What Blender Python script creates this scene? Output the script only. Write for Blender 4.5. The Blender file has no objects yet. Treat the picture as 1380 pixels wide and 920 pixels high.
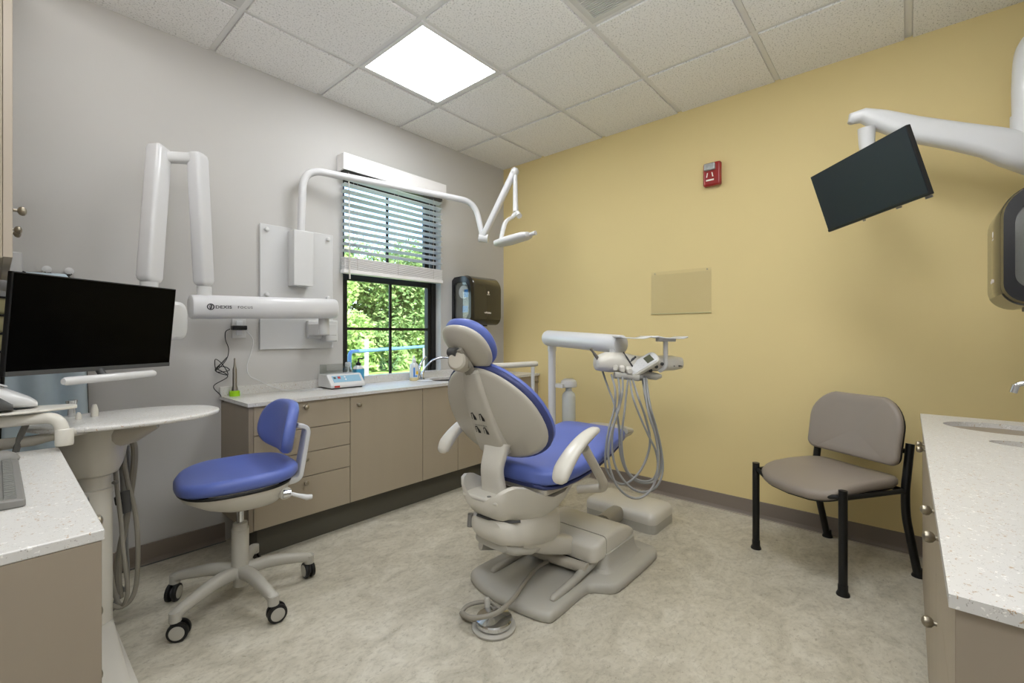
import bpy, bmesh, math, random
from math import sin, cos, pi, radians
from mathutils import Vector, Matrix

random.seed(7)
scene = bpy.context.scene
COL = scene.collection

# ------------------------------------------------------------------ materials
def lin(c):
    c = c / 255.0
    return c / 12.92 if c <= 0.04045 else ((c + 0.055) / 1.055) ** 2.4

def rgb(r, g, b):
    return (lin(r), lin(g), lin(b), 1.0)

def mat(name, color, rough=0.5, metal=0.0, spec=0.5, coat=0.0, var=0.0, vscale=8.0, bump=0.0, bscale=200.0,
        emit=None, estr=0.0, alpha=1.0, trans=0.0, ior=1.45, stretch=(1, 1, 1)):
    m = bpy.data.materials.new(name)
    m.use_nodes = True
    nt = m.node_tree
    b = nt.nodes['Principled BSDF']
    b.inputs['Base Color'].default_value = color
    b.inputs['Roughness'].default_value = rough
    b.inputs['Metallic'].default_value = metal
    b.inputs['Specular IOR Level'].default_value = spec
    b.inputs['Coat Weight'].default_value = coat
    b.inputs['Coat Roughness'].default_value = 0.08
    b.inputs['Transmission Weight'].default_value = trans
    b.inputs['IOR'].default_value = ior
    b.inputs['Alpha'].default_value = alpha
    tc = nt.nodes.new('ShaderNodeTexCoord')
    mp = nt.nodes.new('ShaderNodeMapping')
    mp.inputs['Scale'].default_value = stretch
    nt.links.new(tc.outputs['Object'], mp.inputs['Vector'])
    n = nt.nodes.new('ShaderNodeTexNoise')
    n.inputs['Scale'].default_value = vscale
    n.inputs['Detail'].default_value = 4
    nt.links.new(mp.outputs['Vector'], n.inputs['Vector'])
    mx = nt.nodes.new('ShaderNodeMix')
    mx.data_type = 'RGBA'
    v = max(var, 0.015)
    mx.inputs[6].default_value = tuple(c * (1 - v) for c in color[:3]) + (1,)
    mx.inputs[7].default_value = tuple(min(1, c * (1 + v)) for c in color[:3]) + (1,)
    nt.links.new(n.outputs['Fac'], mx.inputs[0])
    nt.links.new(mx.outputs[2], b.inputs['Base Color'])
    if bump:
        n2 = nt.nodes.new('ShaderNodeTexNoise')
        n2.inputs['Scale'].default_value = bscale
        nt.links.new(mp.outputs['Vector'], n2.inputs['Vector'])
        bp = nt.nodes.new('ShaderNodeBump')
        bp.inputs['Strength'].default_value = bump
        bp.inputs['Distance'].default_value = 0.002
        nt.links.new(n2.outputs['Fac'], bp.inputs['Height'])
        nt.links.new(bp.outputs['Normal'], b.inputs['Normal'])
    if emit:
        b.inputs['Emission Color'].default_value = emit
        b.inputs['Emission Strength'].default_value = estr
    return m

def flecks(name, base, specks, rough=0.3, scale=90.0):
    """quartz: pale base with sparse coloured flecks of several sizes"""
    m = bpy.data.materials.new(name)
    m.use_nodes = True
    nt = m.node_tree
    b = nt.nodes['Principled BSDF']
    b.inputs['Roughness'].default_value = rough
    tc = nt.nodes.new('ShaderNodeTexCoord')
    last = None
    n = nt.nodes.new('ShaderNodeTexNoise')
    n.inputs['Scale'].default_value = 30
    nt.links.new(tc.outputs['Object'], n.inputs['Vector'])
    mx = nt.nodes.new('ShaderNodeMix'); mx.data_type = 'RGBA'
    mx.inputs[6].default_value = tuple(c * 0.95 for c in base[:3]) + (1,)
    mx.inputs[7].default_value = base
    nt.links.new(n.outputs['Fac'], mx.inputs[0])
    last = mx.outputs[2]
    for i, (col, sc, th, keep) in enumerate(specks):
        vo = nt.nodes.new('ShaderNodeTexVoronoi')
        vo.inputs['Scale'].default_value = sc
        mp = nt.nodes.new('ShaderNodeMapping')
        mp.inputs['Location'].default_value = (i * 3.3, i * 1.7, i * 2.1)
        nt.links.new(tc.outputs['Object'], mp.inputs['Vector'])
        ns = nt.nodes.new('ShaderNodeTexNoise'); ns.inputs['Scale'].default_value = sc * 1.5
        ad = nt.nodes.new('ShaderNodeMix'); ad.data_type = 'RGBA'; ad.inputs[0].default_value = 0.02
        nt.links.new(mp.outputs['Vector'], ns.inputs['Vector'])
        nt.links.new(mp.outputs['Vector'], ad.inputs[6]); nt.links.new(ns.outputs['Color'], ad.inputs[7])
        nt.links.new(ad.outputs[2], vo.inputs['Vector'])
        lt = nt.nodes.new('ShaderNodeMath'); lt.operation = 'LESS_THAN'
        lt.inputs[1].default_value = th
        nt.links.new(vo.outputs['Distance'], lt.inputs[0])
        sp = nt.nodes.new('ShaderNodeSeparateColor')
        nt.links.new(vo.outputs['Color'], sp.inputs[0])
        l2 = nt.nodes.new('ShaderNodeMath'); l2.operation = 'LESS_THAN'; l2.inputs[1].default_value = keep
        nt.links.new(sp.outputs[0], l2.inputs[0])
        mu = nt.nodes.new('ShaderNodeMath'); mu.operation = 'MULTIPLY'
        nt.links.new(lt.outputs[0], mu.inputs[0]); nt.links.new(l2.outputs[0], mu.inputs[1])
        m2 = nt.nodes.new('ShaderNodeMix'); m2.data_type = 'RGBA'
        nt.links.new(mu.outputs[0], m2.inputs[0]); nt.links.new(last, m2.inputs[6])
        m2.inputs[7].default_value = col
        last = m2.outputs[2]
    nt.links.new(last, b.inputs['Base Color'])
    return m

def floor_mat():
    m = bpy.data.materials.new('marbled sheet vinyl'); m.use_nodes = True
    nt = m.node_tree; b = nt.nodes['Principled BSDF']
    b.inputs['Roughness'].default_value = 0.42
    b.inputs['Specular IOR Level'].default_value = 0.35
    tc = nt.nodes.new('ShaderNodeTexCoord')
    def noise(sc, stretch, rot, det=6, dist=1.0):
        mp = nt.nodes.new('ShaderNodeMapping'); mp.inputs['Scale'].default_value = stretch
        mp.inputs['Rotation'].default_value = (0, 0, rot)
        nt.links.new(tc.outputs['Object'], mp.inputs['Vector'])
        n = nt.nodes.new('ShaderNodeTexNoise'); n.inputs['Scale'].default_value = sc
        n.inputs['Detail'].default_value = det; n.inputs['Roughness'].default_value = 0.65
        n.inputs['Distortion'].default_value = dist
        nt.links.new(mp.outputs['Vector'], n.inputs['Vector'])
        return n.outputs['Fac']
    def ramp(fac, stops):
        r = nt.nodes.new('ShaderNodeValToRGB')
        while len(r.color_ramp.elements) < len(stops): r.color_ramp.elements.new(0.5)
        for e, (p, c) in zip(r.color_ramp.elements, stops): e.position = p; e.color = c
        nt.links.new(fac, r.inputs[0]); return r.outputs['Color']
    base = ramp(noise(6, (1, 1.4, 1), 0.5), [(0.3, rgb(173, 167, 151)), (0.5, rgb(194, 188, 172)), (0.7, rgb(208, 203, 189))])
    fine = ramp(noise(42, (1, 1.35, 1), 0.5, 5, 0.5), [(0.3, (0.78, 0.77, 0.75, 1)), (0.5, (1, 1, 1, 1)), (0.75, (1.06, 1.06, 1.06, 1))])
    dark = ramp(noise(55, (1, 1.9, 1), 0.6, 4, 1.2), [(0.31, (0.66, 0.64, 0.61, 1)), (0.39, (1, 1, 1, 1))])
    def mul(a, c):
        x = nt.nodes.new('ShaderNodeMix'); x.data_type = 'RGBA'; x.blend_type = 'MULTIPLY'; x.inputs[0].default_value = 1
        nt.links.new(a, x.inputs[6]); nt.links.new(c, x.inputs[7]); return x.outputs[2]
    nt.links.new(mul(mul(base, fine), dark), b.inputs['Base Color'])
    return m

def tile_mat():
    m = bpy.data.materials.new('fissured ceiling tile'); m.use_nodes = True
    nt = m.node_tree; b = nt.nodes['Principled BSDF']
    b.inputs['Roughness'].default_value = 0.95
    b.inputs['Specular IOR Level'].default_value = 0.1
    tc = nt.nodes.new('ShaderNodeTexCoord')
    vo = nt.nodes.new('ShaderNodeTexNoise'); vo.inputs['Scale'].default_value = 130; vo.inputs['Detail'].default_value = 2
    nt.links.new(tc.outputs['Object'], vo.inputs['Vector'])
    r = nt.nodes.new('ShaderNodeValToRGB')
    r.color_ramp.elements[0].position = 0.33; r.color_ramp.elements[0].color = rgb(190, 189, 188)
    r.color_ramp.elements[1].position = 0.43; r.color_ramp.elements[1].color = rgb(240, 239, 238)
    nt.links.new(vo.outputs['Fac'], r.inputs[0])
    nt.links.new(r.outputs['Color'], b.inputs['Base Color'])
    bp = nt.nodes.new('ShaderNodeBump'); bp.inputs['Strength'].default_value = 0.4; bp.inputs['Distance'].default_value = 0.002
    nt.links.new(vo.outputs['Fac'], bp.inputs['Height']); nt.links.new(bp.outputs['Normal'], b.inputs['Normal'])
    return m

def glass_mat(name, tint=(1, 1, 1, 1), gloss=0.06, rough=0.02):
    m = bpy.data.materials.new(name); m.use_nodes = True
    nt = m.node_tree; nt.nodes.clear()
    o = nt.nodes.new('ShaderNodeOutputMaterial')
    t = nt.nodes.new('ShaderNodeBsdfTransparent'); t.inputs[0].default_value = tint
    g = nt.nodes.new('ShaderNodeBsdfGlossy'); g.inputs['Roughness'].default_value = rough
    x = nt.nodes.new('ShaderNodeMixShader'); x.inputs[0].default_value = gloss
    nt.links.new(t.outputs[0], x.inputs[1]); nt.links.new(g.outputs[0], x.inputs[2]); nt.links.new(x.outputs[0], o.inputs[0])
    return m

def leaf_mat(name, c1, c2):
    m = bpy.data.materials.new(name); m.use_nodes = True
    nt = m.node_tree; b = nt.nodes['Principled BSDF']
    b.inputs['Roughness'].default_value = 0.6
    tc = nt.nodes.new('ShaderNodeTexCoord')
    n = nt.nodes.new('ShaderNodeTexNoise'); n.inputs['Scale'].default_value = 3.5; n.inputs['Detail'].default_value = 8
    nt.links.new(tc.outputs['Object'], n.inputs['Vector'])
    r = nt.nodes.new('ShaderNodeValToRGB')
    r.color_ramp.elements[0].position = 0.35; r.color_ramp.elements[0].color = c1
    r.color_ramp.elements[1].position = 0.65; r.color_ramp.elements[1].color = c2
    nt.links.new(n.outputs['Fac'], r.inputs[0]); nt.links.new(r.outputs['Color'], b.inputs['Base Color'])
    tr = nt.nodes.new('ShaderNodeBsdfTranslucent'); nt.links.new(r.outputs['Color'], tr.inputs[0])
    x = nt.nodes.new('ShaderNodeMixShader'); x.inputs[0].default_value = 0.45
    o = nt.nodes['Material Output']
    nt.links.new(b.outputs[0], x.inputs[1]); nt.links.new(tr.outputs[0], x.inputs[2]); nt.links.new(x.outputs[0], o.inputs[0])
    return m

M = {}
M['gray_wall'] = mat('warm gray wall paint', rgb(193, 191, 188), 0.75, var=0.02, vscale=2, bump=0.08, bscale=150)
M['yellow_wall'] = mat('mustard wall paint', rgb(226, 206, 150), 0.7, var=0.02, vscale=2, bump=0.08, bscale=150)
M['reveal'] = mat('window return paint', rgb(205, 205, 204), 0.7)
M['base_rubber'] = mat('taupe vinyl cove base', rgb(128, 117, 107), 0.45)
M['floor'] = floor_mat()
M['tile'] = tile_mat()
M['tee'] = mat('painted ceiling grid steel', rgb(226, 225, 223), 0.5)
M['lightframe'] = mat('white light frame', rgb(225, 225, 225), 0.4)
M['diffuser'] = mat('glowing light diffuser', rgb(255, 255, 255), 0.5, emit=(0.95, 0.975, 1, 1), estr=16.0)
M['vent'] = mat('pale metal vent', rgb(205, 205, 203), 0.5)
M['vent_dark'] = mat('vent cavity', rgb(90, 90, 90), 0.8)
M['laminate'] = mat('taupe laminate', rgb(166, 154, 135), 0.5, var=0.035, vscale=14, stretch=(1, 1, 0.08))
M['laminate_side'] = mat('taupe laminate end panel', rgb(152, 140, 124), 0.5, var=0.03, vscale=14, stretch=(1, 1, 0.08))
M['gap'] = mat('dark cabinet gap', rgb(40, 34, 28), 0.8)
M['edge_band'] = mat('pale edge band', rgb(178, 166, 150), 0.4)
M['kick'] = mat('dark toe kick', rgb(82, 79, 70), 0.5)
M['quartz'] = flecks('speckled quartz', rgb(213, 211, 207), [(rgb(182, 160, 134), 105, 0.24, 0.34), (rgb(158, 152, 146), 180, 0.26, 0.3), (rgb(186, 160, 132), 65, 0.13, 0.2), (rgb(236, 234, 230), 110, 0.3, 0.25)], 0.28)
M['nickel'] = mat('brushed nickel', rgb(158, 150, 134), 0.34, 0.9)
M['chrome'] = mat('chrome', rgb(215, 217, 220), 0.12, 1.0)
M['steel'] = mat('brushed stainless steel', rgb(150, 145, 138), 0.33, 1.0, var=0.06, vscale=40, stretch=(0.1, 1, 1))
M['white'] = mat('white plastic', rgb(212, 212, 212), 0.32, coat=0.25)
M['white_metal'] = mat('white enamel', rgb(214, 214, 216), 0.3, coat=0.3)
M['panel_white'] = mat('white wall board', rgb(206, 206, 206), 0.45)
M['cream'] = mat('cream plastic', rgb(212, 208, 198), 0.33, coat=0.2)
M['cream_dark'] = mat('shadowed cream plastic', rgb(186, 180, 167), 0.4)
M['shell'] = mat('back shell plastic', rgb(190, 185, 174), 0.36, coat=0.15)
M['grayplastic'] = mat('warm gray plastic', rgb(178, 175, 166), 0.4, coat=0.1)
M['midgray'] = mat('mid gray plastic', rgb(128, 126, 122), 0.45)
M['darkgray'] = mat('dark gray plastic', rgb(74, 74, 74), 0.5)
M['hose'] = mat('gray rubber hose', rgb(140, 140, 138), 0.45)
M['hose_tan'] = mat('tan gray hose', rgb(148, 143, 132), 0.45)
M['blue'] = mat('periwinkle upholstery', rgb(96, 113, 186), 0.36, spec=0.5, var=0.03, vscale=5, bump=0.1, bscale=400)
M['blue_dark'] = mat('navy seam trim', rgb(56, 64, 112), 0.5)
M['black'] = mat('black plastic', rgb(18, 18, 19), 0.4)
M['black_metal'] = mat('black powder coated steel', rgb(14, 14, 15), 0.38)
M['screen_black'] = mat('black glossy screen', rgb(1, 1, 1), 0.25, spec=0.1)
M['screen_slate'] = mat('slate screen', rgb(36, 42, 50), 0.35, spec=0.35)
M['taupe_vinyl'] = mat('taupe vinyl upholstery', rgb(146, 136, 126), 0.40, var=0.02, bump=0.08, bscale=350)
M['window_black'] = mat('black window frame', rgb(24, 22, 21), 0.45)
M['glass'] = glass_mat('window glass', (0.95, 0.98, 0.98, 1), 0.05)
M['acrylic'] = glass_mat('clear acrylic', (0.985, 0.985, 0.985, 1), 0.02, 0.15)
M['smoke'] = glass_mat('smoky clear lid', (0.88, 0.89, 0.88, 1), 0.06)
M['slat'] = mat('white blind slat', rgb(214, 218, 226), 0.5)
M['blindwhite'] = mat('white faux wood', rgb(236, 234, 234), 0.45, var=0.03, vscale=20, stretch=(0.1, 1, 1))
M['cord'] = mat('pale cord', rgb(205, 200, 195), 0.6)
M['dispenser'] = mat('glossy dark brown plastic', rgb(50, 46, 36), 0.16, spec=0.6, coat=0.5)
M['disp_black'] = mat('glossy black plastic', rgb(18, 19, 23), 0.25, coat=0.2)
M['paper'] = mat('white paper', rgb(225, 227, 230), 0.8)
M['label_blue'] = mat('blue printed label', rgb(62, 128, 205), 0.5)
M['pale_blue'] = mat('pale blue apron vinyl', rgb(192, 208, 218), 0.5, var=0.06, vscale=9)
M['red'] = mat('red alarm plastic', rgb(150, 22, 20), 0.3, coat=0.4)
M['silver'] = mat('strobe lens silver', rgb(178, 180, 180), 0.25, 0.5, var=0.3, vscale=60)
M['marking_white'] = mat('white print', rgb(235, 228, 220), 0.5)
M['marking_gray'] = mat('gray print', rgb(52, 54, 58), 0.5)
M['marking_black'] = mat('black print', rgb(26, 26, 28), 0.5)
M['pale_panel'] = mat('pale blue control panel', rgb(142, 182, 205), 0.4)
M['red_print'] = mat('red label', rgb(178, 58, 48), 0.5)
M['liquid_blue'] = mat('blue sanitizer gel', rgb(70, 160, 205), 0.15, coat=0.5, var=0.1, vscale=12)
M['clear_plastic'] = mat('translucent bottle plastic', rgb(208, 212, 210), 0.2, coat=0.3)
M['yellow_print'] = mat('yellow label', rgb(235, 190, 40), 0.5)
M['amber'] = mat('amber liquid band', rgb(214, 198, 150), 0.3)
M['lime'] = mat('lime green silicone', rgb(168, 224, 38), 0.4)
M['pale_yellow'] = mat('pale yellow vinyl', rgb(196, 188, 142), 0.6)
M['grass'] = leaf_mat('sunlit lawn', rgb(150, 185, 80), rgb(205, 225, 140))
M['leaf_a'] = leaf_mat('bright leaves', rgb(130, 165, 80), rgb(214, 230, 160))
M['leaf_b'] = leaf_mat('mid green leaves', rgb(95, 130, 70), rgb(185, 208, 135))
M['leaf_c'] = leaf_mat('dark leaves', rgb(80, 105, 66), rgb(150, 175, 115))
M['bark'] = mat('tree bark', rgb(92, 78, 64), 0.9, var=0.2, vscale=6)
M['rail_blue'] = mat('pale blue painted pipe', rgb(92, 132, 184), 0.6)
M['post_white'] = mat('white post', rgb(235, 238, 240), 0.6)
M['wall_out'] = mat('outside wall', rgb(190, 185, 178), 0.8)
M['lcd'] = mat('olive lcd', rgb(92, 94, 76), 0.3)
M['keycap'] = mat('gray key caps', rgb(118, 118, 114), 0.5)

# ------------------------------------------------------------------ mesh builder
def ring(c, u, v, a, b, e=2.0, n=24, ph=0.0):
    c = Vector(c); u = Vector(u); v = Vector(v); out = []
    for i in range(n):
        t = 2 * pi * i / n + ph
        ct, st = cos(t), sin(t)
        out.append(c + u * (a * math.copysign(abs(ct) ** (2 / e), ct)) + v * (b * math.copysign(abs(st) ** (2 / e), st)))
    return out

def spline(pts, k=6, closed=False):
    P = [Vector(p) for p in pts]; n = len(P)
    if n < 3 or k <= 1: return P
    out = []
    rng = range(n if closed else n - 1)
    for i in rng:
        if closed: a, b, c, d = P[i - 1], P[i], P[(i + 1) % n], P[(i + 2) % n]
        else:
            b, c = P[i], P[i + 1]
            a = P[i - 1] if i else b * 2 - c
            d = P[i + 2] if i + 2 < n else c * 2 - b
        for j in range(k):
            t = j / k
            out.append(0.5 * ((2 * b) + (c - a) * t + (2 * a - 5 * b + 4 * c - d) * t * t + (3 * b - a - 3 * c + d) * t ** 3))
    if not closed: out.append(P[-1])
    return out

def fillet(pts, r, k=6):
    """polyline with its inner corners rounded to radius r"""
    P = [Vector(p) for p in pts]; out = [P[0]]
    for i in range(1, len(P) - 1):
        a, b, c = P[i - 1], P[i], P[i + 1]
        d1 = (a - b); d2 = (c - b)
        rr = min(r, d1.length * 0.48, d2.length * 0.48)
        s = b + d1.normalized() * rr; e = b + d2.normalized() * rr
        for j in range(k + 1):
            t = j / k
            out.append(s * (1 - t) ** 2 + b * 2 * t * (1 - t) + e * t * t)
    out.append(P[-1]); return out

class MB:
    def __init__(s, M=None): s.v = []; s.f = []; s.m = []; s.M = M; s.slot = 0
    def add(s, vs, fs):
        o = len(s.v)
        for p in vs:
            p = Vector(p)
            s.v.append(s.M @ p if s.M is not None else p)
        for f in fs: s.f.append([o + i for i in f]); s.m.append(s.slot)
        return s
    def box(s, x0, x1, y0, y1, z0, z1):
        vs = [(x, y, z) for x in (x0, x1) for y in (y0, y1) for z in (z0, z1)]
        return s.add(vs, [(0, 1, 3, 2), (4, 6, 7, 5), (0, 4, 5, 1), (2, 3, 7, 6), (0, 2, 6, 4), (1, 5, 7, 3)])
    def loft(s, rings, cap=True, closed=False):
        n = len(rings[0]); vs = [p for r in rings for p in r]; fs = []
        m = len(rings)
        for i in range(m if closed else m - 1):
            a = i * n; b = ((i + 1) % m) * n
            for j in range(n):
                k = (j + 1) % n
                fs.append((a + j, a + k, b + k, b + j))
        if cap and not closed:
            fs.append(tuple(reversed(range(n)))); fs.append(tuple(range((m - 1) * n, m * n)))
        return s.add(vs, fs)
    def prism(s, poly, a, b, axis='z'):
        """poly: 2D points, extruded from a to b along an axis"""
        def q(p, t):
            return {'z': (p[0], p[1], t), 'y': (p[0], t, p[1]), 'x': (t, p[0], p[1])}[axis]
        return s.loft([[Vector(q(p, a)) for p in poly], [Vector(q(p, b)) for p in poly]])
    def tube(s, path, r, n=10, e=2.0, flat=1.0, closed=False, cap=True):
        P = [Vector(p) for p in path]
        # drop duplicates
        Q = [P[0]]
        for p in P[1:]:
            if (p - Q[-1]).length > 1e-5: Q.append(p)
        P = Q; m = len(P)
        rs = r if isinstance(r, (list, tuple)) else None
        T = []
        for i in range(m):
            if closed: t = P[(i + 1) % m] - P[i - 1]
            else: t = P[min(i + 1, m - 1)] - P[max(i - 1, 0)]
            T.append(t.normalized())
        up = Vector((0, 0, 1)) if abs(T[0].z) < 0.9 else Vector((1, 0, 0))
        u = T[0].cross(up).normalized(); rings = []
        for i in range(m):
            u = (u - T[i] * u.dot(T[i])).normalized(); v = T[i].cross(u)
            if rs: 
                f = i / (m - 1) * (len(rs) - 1); k = min(int(f), len(rs) - 2); rr = rs[k] + (rs[k + 1] - rs[k]) * (f - k)
            else: rr = r
            rings.append(ring(P[i], u, v, rr, rr * flat, e, n))
        return s.loft(rings, cap=cap, closed=closed)
    def cyl(s, p0, p1, r0, r1=None, n=24, e=2.0, flat=1.0):
        p0 = Vector(p0); p1 = Vector(p1)
        return s.tube([p0, p1], [r0, r0 if r1 is None else r1], n, e, flat)
    def lathe(s, prof, c=(0, 0, 0), axis=(0, 0, 1), n=28):
        c = Vector(c); a = Vector(axis).normalized()
        up = Vector((1, 0, 0)) if abs(a.x) < 0.9 else Vector((0, 1, 0))
        u = a.cross(up).normalized(); v = a.cross(u)
        return s.loft([ring(c + a * z, u, v, max(r, 1e-4), max(r, 1e-4), 2, n) for r, z in prof])
    def ball(s, c, r, n=16, m=9, sc=(1, 1, 1)):
        c = Vector(c); rings = []
        for i in range(m + 1):
            t = -pi / 2 + pi * i / m
            rr = max(cos(t), 0.01) * r; z = sin(t) * r
            rings.append([c + Vector((cos(2 * pi * j / n) * rr * sc[0], sin(2 * pi * j / n) * rr * sc[1], z * sc[2])) for j in range(n)])
        return s.loft(rings)
    def pad(s, outline, t0, t1, er, f=None, dome=0.0, inner=5, edge=5):
        """cushion: outline (2D) as a slab from t0 to t1 with rounded rims of radius er; f maps (x,y,z) -> point"""
        O = [Vector((p[0], p[1])) for p in outline]; n = len(O)
        cx = sum((p for p in O), Vector((0, 0))) / n
        f = f or (lambda x, y, z: (x, y, z))
        R = sum((p - cx).length for p in O) / n
        rings = []
        def add(k, z): rings.append([Vector(f(*(cx + (p - cx) * k), z)) for p in O])
        def dm(k): return dome * max(0.0, 1 - k * k)
        ks = [0.02] + [i / inner for i in range(1, inner)]
        for k in ks: add(k * (1 - er / R), t0 - dm(k) * 0.0)
        for i in range(edge + 1):
            a = -pi / 2 + pi * i / edge
            add(1 - er / R * (1 - cos(a)), (t0 + t1) / 2 + (t1 - t0) / 2 * sin(a) if (t1 - t0) <= 2 * er else (t0 + er + er * sin(a) if a < 0 else t1 - er + er * sin(a)))
        for k in reversed(ks): add(k * (1 - er / R), t1 + dm(k))
        return s.loft(rings)
    def build(s, name, mats, parent=None, bevel=0.0, seg=3, sub=0, smooth=True, ang=38, solid=0.0):
        if not isinstance(mats, (list, tuple)): mats = [mats]
        me = bpy.data.meshes.new(name)
        if parent is not None:
            inv = world(parent).inverted(); vs = [inv @ p for p in s.v]; off = None
        else:
            xs = [p.x for p in s.v]; ys = [p.y for p in s.v]; zs = [p.z for p in s.v]
            off = Vector(((min(xs) + max(xs)) / 2, (min(ys) + max(ys)) / 2, min(zs)))
            vs = [p - off for p in s.v]
        me.from_pydata([tuple(p) for p in vs], [], s.f)
        for m in mats: me.materials.append(m)
        for p, i in zip(me.polygons, s.m): p.material_index = i; p.use_smooth = smooth
        bm = bmesh.new(); bm.from_mesh(me)
        bmesh.ops.recalc_face_normals(bm, faces=bm.faces)
        bm.to_mesh(me); bm.free()
        if smooth and ang: me.set_sharp_from_angle(angle=radians(ang))
        o = bpy.data.objects.new(name, me)
        COL.objects.link(o)
        if parent is not None: o.parent = parent
        else: o.location = off
        if bevel:
            b = o.modifiers.new('bevel', 'BEVEL'); b.width = bevel; b.segments = seg
            b.limit_method = 'ANGLE'; b.angle_limit = radians(40); b.harden_normals = True
        if sub:
            m_ = o.modifiers.new('sub', 'SUBSURF'); m_.levels = sub; m_.render_levels = sub
        return o

def world(o):
    m = o.matrix_basis.copy()
    while o.parent is not None:
        o = o.parent; m = o.matrix_basis @ m
    return m

def tag(o, label, cat, group=None, kind=None):
    if label: o['label'] = label
    if cat: o['category'] = cat
    if group: o['group'] = group
    if kind: o['kind'] = kind
    return o

def thing(name, label, cat, loc, group=None, rz=0.0):
    o = bpy.data.objects.new(name, None); o.empty_display_size = 0.1
    COL.objects.link(o); o.location = loc; o.rotation_euler = (0, 0, rz)
    return tag(o, label, cat, group)

def struct(name, mb, m, **k):
    o = mb.build(name, m, **k); o['kind'] = 'structure'; return o

def rrect(w, h, r, n=5, cx=0, cy=0):
    """rounded rectangle outline, counter-clockwise"""
    out = []
    rs = r if isinstance(r, (list, tuple)) else (r, r, r, r)
    for (sx, sy, a0), rr in zip(((1, 1, 0), (-1, 1, pi / 2), (-1, -1, pi), (1, -1, 1.5 * pi)), rs):
        for i in range(n + 1):
            a = a0 + pi / 2 * i / n
            out.append((cx + sx * (w / 2 - rr) + rr * cos(a), cy + sy * (h / 2 - rr) + rr * sin(a)))
    return out

def text_part(name, body, size, Mx, m, parent, bold=0.0, ext=0.0006, spacing=1.0):
    cu = bpy.data.curves.new(name, 'FONT'); cu.body = body; cu.size = size; cu.extrude = ext; cu.offset = bold
    cu.space_character = spacing; cu.align_x = 'LEFT'
    t = bpy.data.objects.new(name + '_curve', cu); COL.objects.link(t)
    dg = bpy.context.evaluated_depsgraph_get()
    me = bpy.data.meshes.new_from_object(t.evaluated_get(dg))
    bpy.data.objects.remove(t)
    me.transform(world(parent).inverted() @ Mx)
    me.materials.clear(); me.materials.append(m)
    o = bpy.data.objects.new(name, me); COL.objects.link(o); o.parent = parent
    return o

def frame(c, x, y, z):
    """matrix with origin c and the axes x, y, z as columns"""
    x, y, z = Vector(x).normalized(), Vector(y).normalized(), Vector(z).normalized()
    return Matrix(((x.x, y.x, z.x, c[0]), (x.y, y.y, z.y, c[1]), (x.z, y.z, z.z, c[2]), (0, 0, 0, 1)))

H = 2.74
WL, WR, WN = -3.78, -3.385, 0.0     # left wall x, right wall y

# ================================================================== THE ROOM
struct('floor', MB().box(WL - 0.1, 0.1, WR - 0.1, 0.22, -0.1, 0.0), M['floor'], smooth=False)
# gray wall with the window opening
WX0, WX1, WZ0, WZ1 = -1.634, -0.772, 0.818, 2.33
b = MB()
b.box(WL, WX0, 0, 0.2, 0, H + 0.1); b.box(WX1, 0.1, 0, 0.2, 0, H + 0.1)
b.box(WX0, WX1, 0, 0.2, 0, WZ0); b.box(WX0, WX1, 0, 0.2, WZ1, H + 0.1)
struct('wall_back', b, M['gray_wall'], smooth=False)
struct('wall_right', MB().box(WL - 0.1, 0.1, WR - 0.1, WR, 0, H + 0.1), M['gray_wall'], smooth=False)
struct('wall_left', MB().box(WL - 0.1, WL, WR, 0.2, 0, H + 0.1), M['gray_wall'], smooth=False)
struct('wall_front', MB().box(0, 0.1, WR, 0.0, 0, H + 0.1), M['yellow_wall'], smooth=False)

# ceiling: tees with tegular tiles hanging a little below them, around the light and vent openings
G = 0.6096
gx = [0.0] + [-(0.581 + G * k) for k in range(6)] + [WL]
gy = [0.0] + [-(0.472 + G * k) for k in range(5)] + [WR]
gx = [x for x in gx if x >= WL]; gy = [y for y in gy if y >= WR]
LIGHTS = [(2, 1), (2, 4), (5, 1), (5, 4)]
VENTS = [(2, 3), (4, 1)]
b = MB()
b.slot = 1
b.box(WL, 0, WR, 0, H + 0.004, H + 0.1)
for x in gx[1:-1]: b.box(x - 0.012, x + 0.012, WR, 0, H, H + 0.004)
for y in gy[1:-1]: b.box(WL, 0, y - 0.012, y + 0.012, H + 0.0008, H + 0.004)
b.slot = 0
def cell(i, j, g=0.017):
    x1, x0 = gx[i], gx[i + 1]; y1, y0 = gy[j], gy[j + 1]
    return (x0 + (g if i + 1 < len(gx) - 1 else 0), x1 - (g if i else 0), y0 + (g if j + 1 < len(gy) - 1 else 0), y1 - (g if j else 0))
for i in range(len(gx) - 1):
    for j in range(len(gy) - 1):
        if (i, j) in LIGHTS or (i, j) in VENTS: continue
        x0, x1, y0, y1 = cell(i, j)
        if x1 - x0 < 0.02 or y1 - y0 < 0.02: continue
        b.box(x0, x1, y0, y1, H - 0.008, H + 0.002)
struct('ceiling', b, [M['tile'], M['tee']], smooth=False)

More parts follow.
